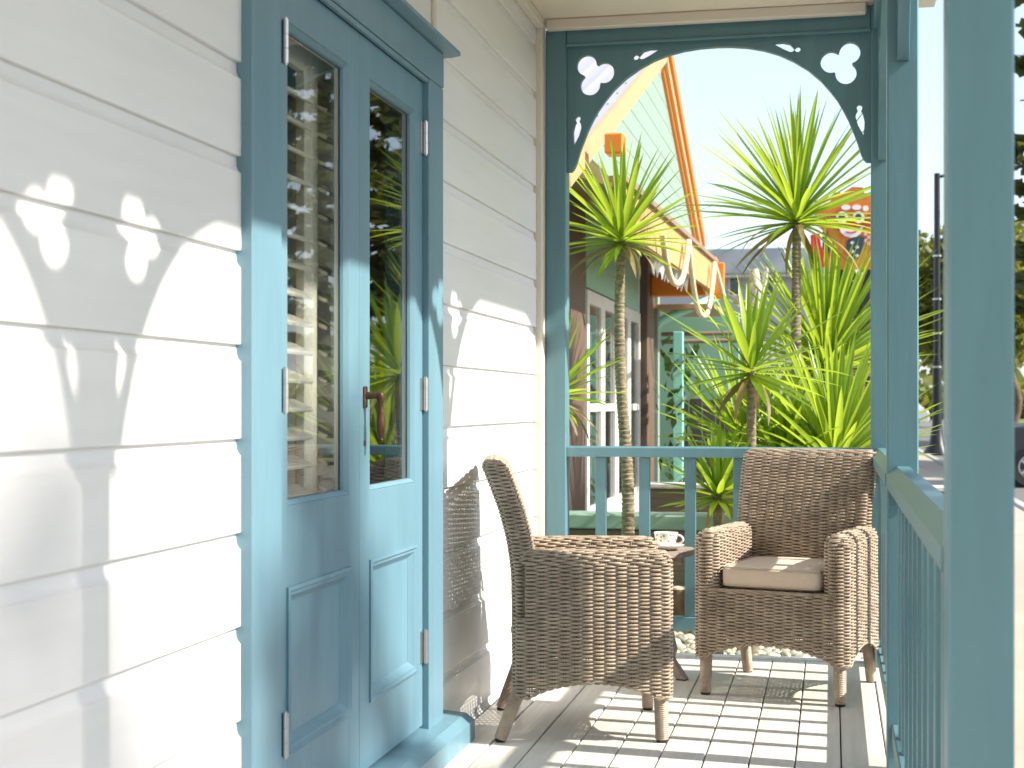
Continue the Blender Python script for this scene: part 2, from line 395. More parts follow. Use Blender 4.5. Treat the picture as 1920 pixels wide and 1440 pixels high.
# drop handle on the second leaf
hy = YM+.042
hb = MB(); hb.box(LX,LX+.007,hy-.012,hy+.012,1.088,1.148,c=.003)
hn = obj('handle', hb, bronze, l2)
hh = MB(); hh.tube([(LX+.006,hy,1.122),(LX+.03,hy,1.122),(LX+.044,hy,1.122)], [.011,.009,.011], 14)
prof = [(.0,1.128,.009),(.0,1.118,.012),(.004,1.10,.008),(.004,1.08,.009),(.005,1.05,.013),(.006,1.025,.0115),(.006,1.008,.006),(.006,1.002,.0075),(.006,.996,.004)]
hh.tube([(LX+.046,hy+d*.5,z) for d,z,r in prof], [r for d,z,r in prof], 14)
for zz in (1.094,1.142): hh.tube([(LX+.006,hy,zz),(LX+.0085,hy,zz)], .004, 8)
hl = bpy.data.objects.new('drop_lever', mesh('drop_lever', hh, bronze, 40, base(hh))); col.objects.link(hl)
WL[hl.name] = Vector(base(hh)); hl.parent = l2; hl.location = WL[hl.name]-WL[l2.name]
kk = obj('keyhole_plate', B(LX,LX+.003,hy-.006,hy+.006,.985,1.0,c=.002), bronze, l2)
# shutters indoors
SX = -1.345
for (a,b) in ((3.40,3.708),(3.711,4.02)):
    sh = thing('shutter', 'cream louvred shutter indoors, '+('its louvres cut off by the hinged edge of the glass' if a<3.5 else 'next to the stile where the two doors meet'), 'shutter', (SX,(a+b)/2,.10), 'shutter panels behind the door glass')
    obj('stile', B(SX-.014,SX+.014,a,a+.048,.10,2.05,c=.003), louvm, sh)
    obj('stile', B(SX-.014,SX+.014,b-.048,b,.10,2.05,c=.003), louvm, sh)
    for z in (.10,1.96): obj('rail', B(SX-.013,SX+.013,a+.0485,b-.0485,z,z+.085,c=.003), louvm, sh)
    for (za,zb) in ((.20,1.95),):
        n = int((zb-za)/.072)
        lm = None
        for k in range(n):
            z = za+.036+k*.072
            Mx = Matrix.Translation((SX,(a+b)/2,z)) @ Matrix.Rotation(R(24),4,'Y')
            q = MB().box(-.042,.042,-(b-a)/2+.050,(b-a)/2-.050,-.0055,.0055,c=.003)
            if lm is None: lm = mesh('louvre', q, louvm)
            o = link('louvre', lm, sh, (SX,(a+b)/2,z)); o.rotation_euler = (0,R(24),0)
sh = thing('folded_shutter', 'pair of cream shutter panels folded back beside the bronze-handled door leaf', 'shutter', (SX-.2,4.28,.10))
for k in range(2): obj('panel', B(SX-.38,SX-.07,4.235+k*.034,4.262+k*.034,.10,2.05,c=.003), louvm, sh)

# ================================================================== ceiling, roof, beams
struct('ceiling', B(WX-.02,.42,-6.6,6.50,ZCEIL,ZCEIL+.02), ceilm)
for xa in (WX+.0005,):
    tag(obj('ceiling_trim', B(xa,xa+.035,-6.6,6.33,ZCEIL-.045,ZCEIL-.0005,c=.006), cream), kind='structure')
tag(obj('end_ceiling_trim', B(WX+.04,PX0-.02,6.345,6.389,ZCEIL-.048,ZCEIL-.0005,c=.006), cream), kind='structure')
vr = thing('verandah_roof', 'verandah roof edge with cream gutter above the street posts', 'roof', (.3,2,2.79))
rp = MB().prism([(WX-.02,2.96),(.455,2.822),(.455,2.87),(WX-.02,3.12)], -6.8, 6.40, 'y')
obj('roof_sheet', rp, greyr, vr)
obj('gutter', B(.425,.52,-6.8,6.40,2.835,2.94,c=.012), white, vr)
obj('fascia', B(.421,.4245,-6.8,6.40,2.766,2.82), white, vr)
sb = thing('street_beam', 'long blue-green beam under the verandah ceiling along the street side', 'beam', (PXC,2,ZH))
obj('beam', B(PX0+.008,PX1-.008,-6.6,YE-.046,ZH,ZCEIL-.001,c=.004), teal, sb)
eb = thing('end_beam', 'blue-green beam above the fretwork arch at the end of the verandah', 'beam', (-.5,YE,ZH))
obj('beam', B(WX+.118,PX0-.001,YE-.040,YE+.040,ZH+.0,ZCEIL-.001,c=.004), teal, eb)
obj('bead', B(WX+.118,PX0-.001,YE-.049,YE-.0405,ZH-.006,ZH+.006,c=.002), teal, eb)

# ================================================================== posts
plabels = ['blue-green square verandah post behind the viewer\'s bay', 'wide blue-green square post at the street-side railing, next to the pale road',
           'slim-looking blue-green square post between the two street-side railings', 'blue-green corner post where the end railing meets the street-side railing']
for i,y in enumerate(POSTY):
    p = thing('verandah_post', plabels[i], 'post', (PXC,y,0), 'street-side verandah posts')
    obj('shaft', B(PX0,PX1,y-.045,y+.045,0,ZH if i<3 else ZCEIL-.001,c=.004), teal, p)
p = thing('wall_post', 'slim blue-green half post fixed to the white corner board', 'post', (WX+.07,YE,0))
obj('shaft', B(WX+.0275,WX+.1175,YE-.045,YE+.045,0,ZCEIL-.035,c=.004), teal, p)

# ================================================================== fretwork brackets
def bracket_mesh():
    KU=.6453/.665
    inner = [(.0,.545),(.018,.545),(.030,.533),(.040,.512),(.047,.490),(.058,.455),(.075,.412),(.0935,.367),(.115,.325),(.14,.282),(.172,.240),(.21,.196),(.265,.148),(.327,.108),(.39,.077),(.455,.055),(.525,.040),(.60,.032),(.665,.030)]
    cu = bpy.data.curves.new('fret', 'CURVE'); cu.dimensions = '2D'; cu.fill_mode = 'BOTH'; cu.extrude = .016; cu.bevel_depth = .0015; cu.bevel_resolution = 1
    def poly(pts):
        s = cu.splines.new('POLY'); s.points.add(len(pts)-1); s.use_cyclic_u = True
        for p,(u,v) in zip(s.points, pts): p.co = (u*KU,-v,0,1)
    def circ(u,v,r,n=20): return [(u+r*math.cos(2*math.pi*k/n), v+r*math.sin(2*math.pi*k/n)) for k in range(n)]
    poly([(0,0)]+inner+[(.665,0)])
    # trefoil: union outline of three circles, walked by angle
    cs = [(.089,.084),(.168,.120),(.105,.170)]; r = .0465; c0 = (sum(c[0] for c in cs)/3, sum(c[1] for c in cs)/3)
    tp = []
    for k in range(66):
        a = 2*math.pi*k/66; d = (math.cos(a), math.sin(a)); best = .036
        for cx,cy in cs:
            ex, ey = c0[0]-cx, c0[1]-cy; b = ex*d[0]+ey*d[1]; q = b*b-(ex*ex+ey*ey-r*r)
            if q >= 0: best = max(best, -b+math.sqrt(q))
        tp.append((c0[0]+d[0]*best, c0[1]+d[1]*best))
    poly(tp)
    # bead-and-drop cut-outs
    poly([(.298,.050),(.306,.044),(.316,.045),(.324,.053),(.331,.046),(.343,.033),(.374,.025),(.425,.027),(.374,.056),(.345,.070),(.333,.070),(.325,.063),(.318,.071),(.306,.072),(.297,.064)])
    poly([(.048,.300),(.058,.305),(.063,.317),(.057,.328),(.064,.340),(.066,.356),(.056,.390),(.031,.436),(.026,.400),(.025,.372),(.032,.342),(.039,.329),(.033,.318),(.038,.305)])
    ob = bpy.data.objects.new('fret', cu); col.objects.link(ob)
    dg = bpy.context.evaluated_depsgraph_get(); me = bpy.data.meshes.new_from_object(ob.evaluated_get(dg))
    bpy.data.objects.remove(ob); me.name = 'bracket'; me.materials.clear(); me.materials.append(teal); return me
brm = bracket_mesh()
def bracket(loc, ex, label, group):   # ex: unit vector from the post along the beam
    ex = Vector(ex); ez = Vector((0,0,1)); ey = ex.cross(ez)      # local x->ex, y->up, z->thickness
    o = link('fretwork_bracket', brm, None, loc)
    o.matrix_world = Matrix.Translation(loc) @ Matrix((ex, ez, ey)).transposed().to_4x4()
    tag(o, label, 'bracket', group); return o
bracket((WX+.118,YE,ZH-.0005), (1,0,0), 'fretwork bracket springing from the wall post, half of the arch', 'fretwork arch halves at the verandah end')
bracket((PX0-.0005,YE,ZH-.0005), (-1,0,0), 'fretwork bracket springing from the corner post, half of the arch', 'fretwork arch halves at the verandah end')
for i,y in enumerate(POSTY):
    if i > 0: bracket((PXC,y-.0455,ZH-.0005), (0,-1,0), ['','fretwork bracket on the near side of the wide post','fretwork bracket seen edge-on at the top of the middle street post','fretwork bracket from the corner post along the street beam'][i], 'fretwork brackets under the street beam')
    if i < 3: bracket((PXC,y+.0455,ZH-.0005), (0,1,0), ['fretwork bracket on the post behind the viewer','fretwork bracket on the far side of the wide post','fretwork bracket on the far side of the middle street post'][i], 'fretwork brackets under the street beam')

# ================================================================== railings
RZ = .915
def rail_profile(c, z): # bevelled handrail, width .095
    return [(c-.0475,z-.062),(c+.0475,z-.062),(c+.0475,z-.026),(c+.018,z),(c-.018,z),(c-.0475,z-.026)]
def street_railing(ya, yb, label):
    t = thing('railing', label, 'railing', (PXC,(ya+yb)/2,0), 'street-side railings')
    obj('handrail', MB().prism(rail_profile(PXC,RZ), ya, yb, 'y'), teal, t)
    obj('bottom_rail', B(PXC-.032,PXC+.032,ya,yb,.095,.150,c=.004), teal, t)
    n = int(round((yb-ya)/.187)); st = (yb-ya)/n
    for k in range(1,n): obj('baluster', B(PXC-.021,PXC+.021,ya+k*st-.021,ya+k*st+.021,.1505,RZ-.0625,c=.002), teal, t)
    for y,s in ((ya,1),(yb,-1)):
        q = MB().prism([(y,RZ-.063),(y+s*.045,RZ-.063),(y,RZ-.12)], PXC-.02, PXC+.02, 'x'); obj('rail_cleat', q, teal, t)
street_railing(POSTY[1]+.0455, POSTY[2]-.0455, 'blue-green railing whose sunlit handrail runs between the two freestanding posts')
street_railing(POSTY[2]+.0455, POSTY[3]-.0455, 'blue-green railing beside the cushioned wicker armchair, ending at the corner post')
er = thing('end_railing', 'blue-green railing with flat balusters across the verandah end behind the chairs', 'railing', (-.5,YE,0))
xa, xb = WX+.118, PX0-.0005
obj('handrail', MB().prism([(YE-.035,RZ-.045),(YE+.035,RZ-.045),(YE+.035,RZ-.006),(YE+.028,RZ),(YE-.028,RZ),(YE-.035,RZ-.006)], xa, xb, 'x'), teal, er)
obj('bottom_rail', B(xa,xb,YE-.022,YE+.022,.127,.184,c=.004), teal, er)
for u in (1126,1208,1294,1385,1478,1570):
    x = X(u, YE-.02)
    obj('baluster', B(x-.0235,x+.0235,YE-.015,YE+.015,.1845,RZ-.0455,c=.002), teal, er)

# ================================================================== wicker armchairs
def ring_path(x0,x1,y0,y1,r,step):
    """closed rounded rectangle: points and outward normals, sampled evenly"""
    r = max(.002, min(r,(x1-x0)/2-.001,(y1-y0)/2-.001)); seg = []
    cs = [(x1-r,y0+r,-90),(x1-r,y1-r,0),(x0+r,y1-r,90),(x0+r,y0+r,180)]
    P = []
    for (cx,cy,a0) in cs:
        for k in range(9):
            a = R(a0+90*k/8); P.append((cx+r*math.cos(a), cy+r*math.sin(a), math.cos(a), math.sin(a)))
    P = np.array(P+[P[0]]); d = np.hypot(np.diff(P[:,0]),np.diff(P[:,1])); s = np.concatenate([[0],np.cumsum(d)])
    keep = np.concatenate([[True], np.diff(s)>1e-7]); P = P[keep]; s = s[keep]
    n = max(8, int(round(s[-1]/step/8))*8); t = np.linspace(0,s[-1],n+1)
    Q = np.stack([np.interp(t,s,P[:,i]) for i in range(4)],1); nn = np.hypot(Q[:,2],Q[:,3])[:,None]; Q[:,2:] /= nn
    return Q, t, s[-1]
SEC = 5
def strand_mesh(lines):
    """lines: list of (points n,3 ; normals n,3); makes flat-oval tubes"""
    V=[];F=[];b=0
    ang = np.arange(SEC)*2*math.pi/SEC
    for P,Nn,rn,rv in lines:
        n = len(P)
        if n < 2: continue
        T = np.gradient(P,axis=0); T /= np.linalg.norm(T,axis=1)[:,None]+1e-9
        U = np.cross(T,Nn); U /= np.linalg.norm(U,axis=1)[:,None]+1e-9
        ring = P[:,None,:]+Nn[:,None,:]*(rn*np.cos(ang))[None,:,None]+U[:,None,:]*(rv*np.sin(ang))[None,:,None]
        V.append(ring.reshape(-1,3))
        i = np.arange(n-1)[:,None]*SEC; k = np.arange(SEC)[None,:]; k2 = (k+1)%SEC
        F.append((np.stack([i+k,i+k2,i+SEC+k2,i+SEC+k],-1).reshape(-1,4))+b); b += n*SEC
    return np.concatenate(V), np.concatenate(F)
PITCH=.0063; STK=.037; AMP=.0056
def weave(rings, bottom=None, keep=None):
    """rings: list of (z, x0,x1,y0,y1,r, tilt) -> strand lines"""
    L=[]
    for j,(z,x0,x1,y0,y1,r) in enumerate(rings):
        Q,t,Ltot = ring_path(x0,x1,y0,y1,r,STK/4)
        ns = max(2, 2*int(round(Ltot/STK/2)))               # even number of stakes round the ring
        ph = t/Ltot*ns*math.pi+ (math.pi if j%2 else 0)
        off = AMP*np.cos(ph)*(1+.10*math.sin(j*2.7))
        P = np.stack([Q[:,0]+Q[:,2]*off, Q[:,1]+Q[:,3]*off, np.full(len(t),z)+.0009*np.sin(t*21+j*2.3)],1)
        Nn = np.stack([Q[:,2],Q[:,3],np.zeros(len(t))],1)
        if keep is not None:
            idx = np.flatnonzero(keep(Q[:,0],Q[:,1],z))
            for run in (np.split(idx, np.flatnonzero(np.diff(idx)>1)+1) if len(idx) else []):
                if len(run)>2: L.append((P[run],Nn[run],.0028,.0041))
        elif bottom is None: L.append((P,Nn,.0028,.0041))
        else:
            ok = z > bottom(Q[:,0],Q[:,1]); idx = np.flatnonzero(ok)
            if len(idx):
                for run in np.split(idx, np.flatnonzero(np.diff(idx)>1)+1):
                    if len(run)>2: L.append((P[run],Nn[run],.0028,.0041))
    return L
HW=.292; YR,YF=-.255,.255; ZS=.405; ZA=.622; AW=.090
def apron_bottom(x,y):
    b = .150+0*x
    fr = (y>YF-.05)|(y<YR+.05)
    b = np.where(fr&(np.abs(x)<HW-.05), .150+.060*np.clip(1-(x/(HW-.05))**2,0,1)**.8, b)
    sd_ = np.abs(x)>HW-.05; ym=(YF+YR)/2; hl_=(YF-YR)/2-.05
    b = np.where(sd_&(np.abs(y-ym)<hl_), .150+.050*np.clip(1-((y-ym)/hl_)**2,0,1)**.8, b)
    return b
def back_c(z):   # y of the back's centre line
    return np.interp(z,[.40,.55,.65,.75,.85,.93],[-.218,-.222,-.236,-.262,-.300,-.334])
def chair_meshes():
    M={}
    n=int((ZS-.15)/PITCH); body=[(.1525+PITCH*i,-HW,HW,YR,YF,.035) for i in range(n)]
    up=[(body[-1][0]+PITCH*(i+1),-HW,HW,YR,YF,.035) for i in range(int((ZA-.040-body[-1][0])/PITCH))]
    L=weave(body+up,None,lambda x,y,z: (z>apron_bottom(x,y)) if z<=ZS else ((np.abs(x)>HW-AW+.034)&(y>YR+.03)))
    # braided edge along the arched bottom
    Q,t,Lt=ring_path(-HW,HW,YR,YF,.035,.009)
    for ph in (0,math.pi):
        zz=apron_bottom(Q[:,0],Q[:,1])-.001+.004*np.sin(t*2*math.pi/.05+ph); off=.004*np.cos(t*2*math.pi/.05+ph)
        L.append((np.stack([Q[:,0]+Q[:,2]*off,Q[:,1]+Q[:,3]*off,zz],1),np.stack([Q[:,2],Q[:,3],0*t],1),.0036,.0036))
    M['body']=strand_mesh(L)
    # stakes of body
    S=[]
    Q,t,Lt=ring_path(-HW,HW,YR,YF,.035,STK/4); ns=2*int(round(Lt/STK/2))
    for k in range(ns):
        s=k*Lt/ns; x=np.interp(s,t,Q[:,0]); y=np.interp(s,t,Q[:,1]); nx=np.interp(s,t,Q[:,2]); ny=np.interp(s,t,Q[:,3])
        z0=float(apron_bottom(np.array([x]),np.array([y]))[0]); zz=np.linspace(z0,ZA-.04 if (abs(x)>HW-AW+.034 and y>YR+.03) else ZS,4)
        for d in (-.004,.004):
            S.append((np.stack([np.full(4,x-ny*d),np.full(4,y+nx*d),zz],1),np.tile([nx,ny,0],(4,1)),.0022,.0026))
    M['body_stakes']=strand_mesh(S)
    # arm (right-hand side, x>0): rings that shrink into a rounded top
    rr=[]; z=ZS
    while z<ZA-.040: rr.append((z,HW-AW,HW,YR+.02,YF,.036)); z+=PITCH
    for k in range(9):
        th=R(90*(k+.6)/9); ins=.040*(1-math.cos(th)); rr.append((ZA-.040+.040*math.sin(th),HW-AW+ins,HW-ins,YR+.02+ins*.3,YF-ins,.036-ins*.8))
    M['arm']=strand_mesh(weave(rr,None,lambda x,y,z: (x<HW-AW+.046) if z<ZA-.0401 else np.ones(len(x),bool)))
    S=[]; Q,t,Lt=ring_path(HW-AW,HW,YR+.02,YF,.036,STK/4); ns=2*int(round(Lt/STK/2))
    for k in range(ns):
        s=k*Lt/ns; x=np.interp(s,t,Q[:,0]); y=np.interp(s,t,Q[:,1]); nx=np.interp(s,t,Q[:,2]); ny=np.interp(s,t,Q[:,3])
        zz=np.array([ZS-.01 if x<HW-AW+.046 else ZA-.046,.5 if x<HW-AW+.046 else ZA-.043,ZA-.040,ZA-.018,ZA-.006]); ii=np.array([0,0,.0,.007,.022])
        for d in (-.004,.004):
            S.append((np.stack([x-nx*ii-ny*d,y-ny*ii+nx*d,zz],1),np.tile([nx,ny,0],(5,1)),.0022,.0026))
    M['arm_stakes']=strand_mesh(S)
    # backrest
    TH=.036; ZT=.914; BW=.268; rr=[]; z=ZS
    def bw(z): return np.interp(z,[.4,.6,.93],[.264,.264,BW])
    while z<ZT-.030: c=back_c(z); rr.append((z,-bw(z),bw(z),c-TH,c+TH,.03)); z+=PITCH
    for k in range(8):
        th=R(90*(k+.6)/8); ins=.030*(1-math.cos(th)); zz=ZT-.030+.030*math.sin(th); c=back_c(zz); rr.append((zz,-bw(zz)+ins,bw(zz)-ins,c-TH+ins,c+TH-ins,.03-ins*.7))
    M['back']=strand_mesh(weave(rr))
    S=[]; Q,t,Lt=ring_path(-.264,.264,-TH,TH,.03,STK/4); ns=2*int(round(Lt/STK/2))
    for k in range(ns):
        s=k*Lt/ns; x=np.interp(s,t,Q[:,0]); y=np.interp(s,t,Q[:,1]); nx=np.interp(s,t,Q[:,2]); ny=np.interp(s,t,Q[:,3])
        zz=np.linspace(ZS-.01,ZT-.028,12); zz=np.append(zz,[ZT-.012,ZT-.004]); ii=np.append(np.zeros(12),[.005,.018])
        sx=np.array([bw(q)/.264 for q in zz])
        for d in (-.004,.004):
            S.append((np.stack([(x-ny*d)*sx-nx*ii,y+nx*d-ny*ii+back_c(zz),zz],1),np.tile([nx,ny,0],(len(zz),1)),.0022,.0026))
    M['back_stakes']=strand_mesh(S)
    # seat deck
    L=[]
    for j in range(52):
        y=-.20+j*.009; x=np.linspace(-.25,.25,57); L.append((np.stack([x,np.full(57,y),ZS-.004+.0035*np.cos(x/.036*math.pi+math.pi*j)],1),np.tile([0,0,1.],(57,1)),.0028,.004))
    M['seat']=strand_mesh(L)
    return M
CM=chair_meshes()
ME={k:npmesh('wicker_'+k,V,F,wick2 if 'stakes' in k else wick) for k,(V,F) in CM.items()}
V,F=CM['arm']; V2=V*np.array([-1,1,1]); ME['arm_m']=npmesh('wicker_arm',V2,F[:,::-1],wick)
V,F=CM['arm_stakes']; ME['arm_stakes_m']=npmesh('wicker_arm_stakes',V*np.array([-1,1,1]),F[:,::-1],wick2)
def leg_mesh(p0,p1,r0,r1):
    m=MB(); n=int((Vector(p1)-Vector(p0)).length/.0022); pts=[];rad=[]
    for i in range(n+1):
        f=i/n; pts.append(Vector(p0).lerp(Vector(p1),f)); rad.append(r0+(r1-r0)*f+.0014*math.sin(2*math.pi*f*n*.0022/.0066))
    m.tube(pts,rad,12); return mesh('leg',m,wick,60)
LEGS=[((x,.222,.200),(x*1.01,.226,.009),.0245,.0215) for x in (-.254,.254)]+[((x,-.215,.230),(x*1.01,-.300,.009),.0245,.0205) for x in (-.25,.25)]
LM=[leg_mesh(*a) for a in LEGS]
FT=[]
for a in LEGS:
    q=MB(); p=Vector(a[1]); q.tube([p,p-Vector((0,0,.009))],[a[3]-.002,a[3]-.004],12); FT.append(mesh('foot_cap',q,rubber,40))
def wicker_chair(loc, rz, label):
    t=thing('wicker_armchair',label,'armchair',loc,None,rz)
    def P(name,me,par): 
        o=link(name,me,par,(0,0,0),world=False); return o
    def pair(name,st,wv):
        a=P(name,ME[st],t); b=P('wicker_weave',ME[wv],a); b['kind']='stuff'
    pair('body','body_stakes','body'); pair('arm','arm_stakes','arm'); pair('arm','arm_stakes_m','arm_m'); pair('backrest','back_stakes','back')
    P('seat',ME['seat'],t)
    for lm,f in zip(LM,FT): P('foot_cap',f,P('leg',lm,t))
    return t
# chair local +Y is its front
C1=(-.815,5.055,0); C1R=R(-90+12)
wicker_chair(C1, C1R, 'wicker armchair with its back against the white wall beside the doors')
C2=(-.165,5.84,0); C2R=R(180-14)
wicker_chair(C2, C2R, 'wicker armchair holding a beige cushion in the corner of the railings')
# cushion on the second chair
def cushion(loc, rz):
    m=MB(); n=34; hx,hy,hz=.192,.222,.042
    vs=[];nu,nv=44,17
    for j in range(nv):
        ph=-math.pi/2+math.pi*j/(nv-1)
        for i in range(nu):
            th=2*math.pi*i/nu
            def se(c,e): return math.copysign(abs(c)**e,c)
            cx=se(math.cos(ph),.22); x=hx*cx*se(math.cos(th),.16); y=hy*cx*se(math.sin(th),.16); z=hz*se(math.sin(ph),.35)
            z*=1+.22*max(0,1-(x/hx)**2)*max(0,1-(y/hy)**2)
            vs.append((x,y+.030,z+.042))
    fs=[(j*nu+i,j*nu+(i+1)%nu,(j+1)*nu+(i+1)%nu,(j+1)*nu+i) for j in range(nv-1) for i in range(nu)]
    m.add(vs,fs)
    t=thing('seat_cushion','beige fabric cushion lying on the wicker armchair in the corner','cushion',loc,None,rz)
    c=part('cover',m,fabric,t,60)
    q=MB(); 
    for zz in (.0785,.0125):
        pts=[]
        for i in range(89):
            th=2*math.pi*i/88
            def se(c,e): return math.copysign(abs(c)**e,c)
            pts.append(((hx-.002)*se(math.cos(th),.16),(hy-.002)*se(math.sin(th),.16)+.030,zz))
        q.tube(pts,.0028,6,caps=False)
    part('piping',q,piping,c,60)
cushion((C2[0],C2[1],ZS+.004), C2R)

# ================================================================== side table with cup
TX,TY,TZ=-.765,6.02,.515
tb=thing('side_table','small round weathered timber side table between the two wicker armchairs','side table',(TX,TY,0))
for k in range(5):
    w_=.45/5; a=-.225+k*w_+.001; b=a+w_-.003; pts=[]
    ys=np.linspace(a,b,7)
    pts=[(TX+math.sqrt(max(0,.225**2-y*y)),TY+y) for y in ys]+[(TX-math.sqrt(max(0,.225**2-y*y)),TY+y) for y in ys[::-1]]
    pts=[p for i,p in enumerate(pts) if i==0 or (abs(p[0]-pts[i-1][0])+abs(p[1]-pts[i-1][1]))>1e-4]
    obj('slat',MB().prism(pts,TZ-.022,TZ,'z'),tablew,tb)
obj('batten',B(TX-.16,TX+.18,TY-.03,TY+.03,TZ-.062,TZ-.0225,c=.004),tablew,tb)
obj('batten',B(TX-.03,TX+.03,TY-.15,TY-.031,TZ-.062,TZ-.0225,c=.004),tablew,tb)
for sx,sy in ((1,-.35),(-1,-.35),(0,1)):
    l=math.hypot(sx,sy); dx,dy=sx/l,sy/l; ang=math.atan2(dy,dx)
    Mx=Matrix.Translation((TX,TY,0))@Matrix.Rotation(ang,4,'Z')
    q=MB(); pr=[(.03,TZ-.064),(.085,TZ-.064),(.165,.115),(.152,.085),(.213,.006),(.172,.006),(.118,.115)]
    q.prism(pr,-.018,.018,'y'); q.v=[tuple(Mx@Vector(v)) for v in q.v]; lg=obj('leg',q,tablew,tb)
    q=MB().box(.173,.212,-.017,.017,0,.0055); q.v=[tuple(Mx@Vector(v)) for v in q.v]; obj('foot_pad',q,rubber,lg)
CUX,CUY=X(1243,TY-.05),TY-.05
sc=MB().lathe([(0,.004),(.03,.003),(.034,0),(.037,.0),(.045,.006),(.066,.015),(.074,.019),(.0745,.021),(.066,.0185),(.045,.010),(.03,.0075),(0,.0075)],36)
sau=link('saucer',mesh('saucer',sc,china,50),None,(CUX+.012,CUY,TZ+.001)); tag(sau,'white china saucer under the floral teacup on the side table','saucer')
cu=thing('teacup','white china teacup with floral band standing on its saucer','teacup',(CUX+.012,CUY,TZ+.009))
cu.rotation_euler[2]=R(-18)
part('bowl',MB().lathe([(0,.006),(.02,.005),(.023,0),(.026,.0),(.026,.006),(.036,.016),(.043,.032),(.047,.052),(.0485,.062),(.0465,.062),(.045,.052),(.041,.033),(.034,.018),(.02,.010),(0,.009)],40),china,cu,50)
hp=[(.0445+.027*math.sin(R(a))*1.0,0,.036+.017*math.cos(R(a))) for a in range(0,181,15)]
part('handle',MB().tube([(.046,0,.053)]+[(.047+.028*math.sin(R(a)),0,.036+.018*math.cos(R(a))) for a in range(15,170,15)]+[(.040,0,.020)],[.0042]*13 if False else .0042,8),porc,cu,60)

# ================================================================== pebble bed
pb=tag(obj('pebble_bed',B(-1.8,.33,6.60,8.72,GZ+.02,GZ+.05),soil),kind='structure')
PM=[]
for k in range(7):
    bm=bmesh.new(); bmesh.ops.create_icosphere(bm,subdivisions=2,radius=1)
    a=random.uniform(.7,1); b_=random.uniform(.5,.75)
    for v in bm.verts:
        n=v.co.copy(); s=1+.13*math.sin(n.x*3+k)+.10*math.sin(n.y*4+k*2); v.co=Vector((n.x*s,n.y*a*s,n.z*b_*s))
    me=bpy.data.meshes.new('pebble'); bm.to_mesh(me); bm.free(); me.materials.append(pebm)
    me.polygons.foreach_set('use_smooth',[True]*len(me.polygons)); PM.append(me)
def pebble(x,y,r,z):
    o=link('pebble',random.choice(PM),pb,(x,y,z)); o.scale=(r,r,r); o.rotation_euler=(random.uniform(-.3,.3),random.uniform(-.3,.3),random.uniform(0,6))
cnt=0
while cnt<290:
    y=random.uniform(7.05,8.66); x=random.uniform(-1.15,.3)
    r=random.uniform(.022,.045); pebble(x,y,r,GZ+.05+r*.35); cnt+=1
V=[];F=[];b=0
tmpl=np.array([v.co[:] for v in PM[2].vertices]); tf=np.array([p.vertices[:] for p in PM[2].polygons])
for i in range(1500):
    r=random.uniform(.018,.042); a=random.uniform(0,6.28); c,s=math.cos(a),math.sin(a)
    p=tmpl@np.array([[c,s,0],[-s,c,0],[0,0,1]])*r+np.array([random.uniform(-1.75,.32),random.uniform(6.6,8.7),GZ+.05+r*.15]); V.append(p); F.append(tf+b); b+=len(p)
o=link('pebble_fill',npmesh('pebble_fill',np.concatenate(V),np.concatenate(F),pebm),pb,(0,0,0)); o['kind']='stuff'
for i,(u,y,h) in enumerate(((1272,8.86,.21),(1306,8.84,.22),(1238,8.88,.2),(1341,8.85,.21))):
    x=X(u,y); t=thing('log_stump',['short log stump just left of the table leg, behind the railing','short log stump beside the baluster under the table top','short log stump hidden mostly by the wicker chair arm','short log stump close to the cushioned chair, behind the railing'][i],'log stump',(x,y,GZ+.04),'log stumps edging the pebbles')
    part('bark',MB().lathe([(.060,0),(.063,.05),(.059,h*.6),(.060,h-.006)],16),stumpm,t,50)
    part('sawn_end',MB().lathe([(.060,h-.0055),(.057,h+.004),(.0,h+.006)],16),stumpt,t,30)

# ================================================================== low garden wall and timber planter beyond the bed
gw=thing('low_garden_wall','low timber garden wall with pale green cap behind the pebbles','garden wall',(-1.2,9.1,GZ))
obj('cap',B(-3.0,-.42,9.02,9.32,.335,.425,c=.008),npale,gw)
for k in range(3): obj('plank',B(-2.98,-.44,9.10,9.16,GZ+.0+k*.19,GZ+.186+k*.19,c=.006),brownl,gw)
tp=thing('timber_planter','brown timber plank planter with white edge in front of the green building','planter',(-.6,10.8,GZ))
for k in range(4): obj('plank',B(X(1212,10.6),.9,10.6,10.65,GZ+k*.185,GZ+.18+k*.185,c=.006),brownl,tp)
obj('rim',B(X(1212,10.6)-.03,.93,10.56,10.75,.503,.535,c=.006),dwhite,tp)
obj('soil',B(X(1212,10.6),.9,10.66,11.6,.2,.45),soil,tp)

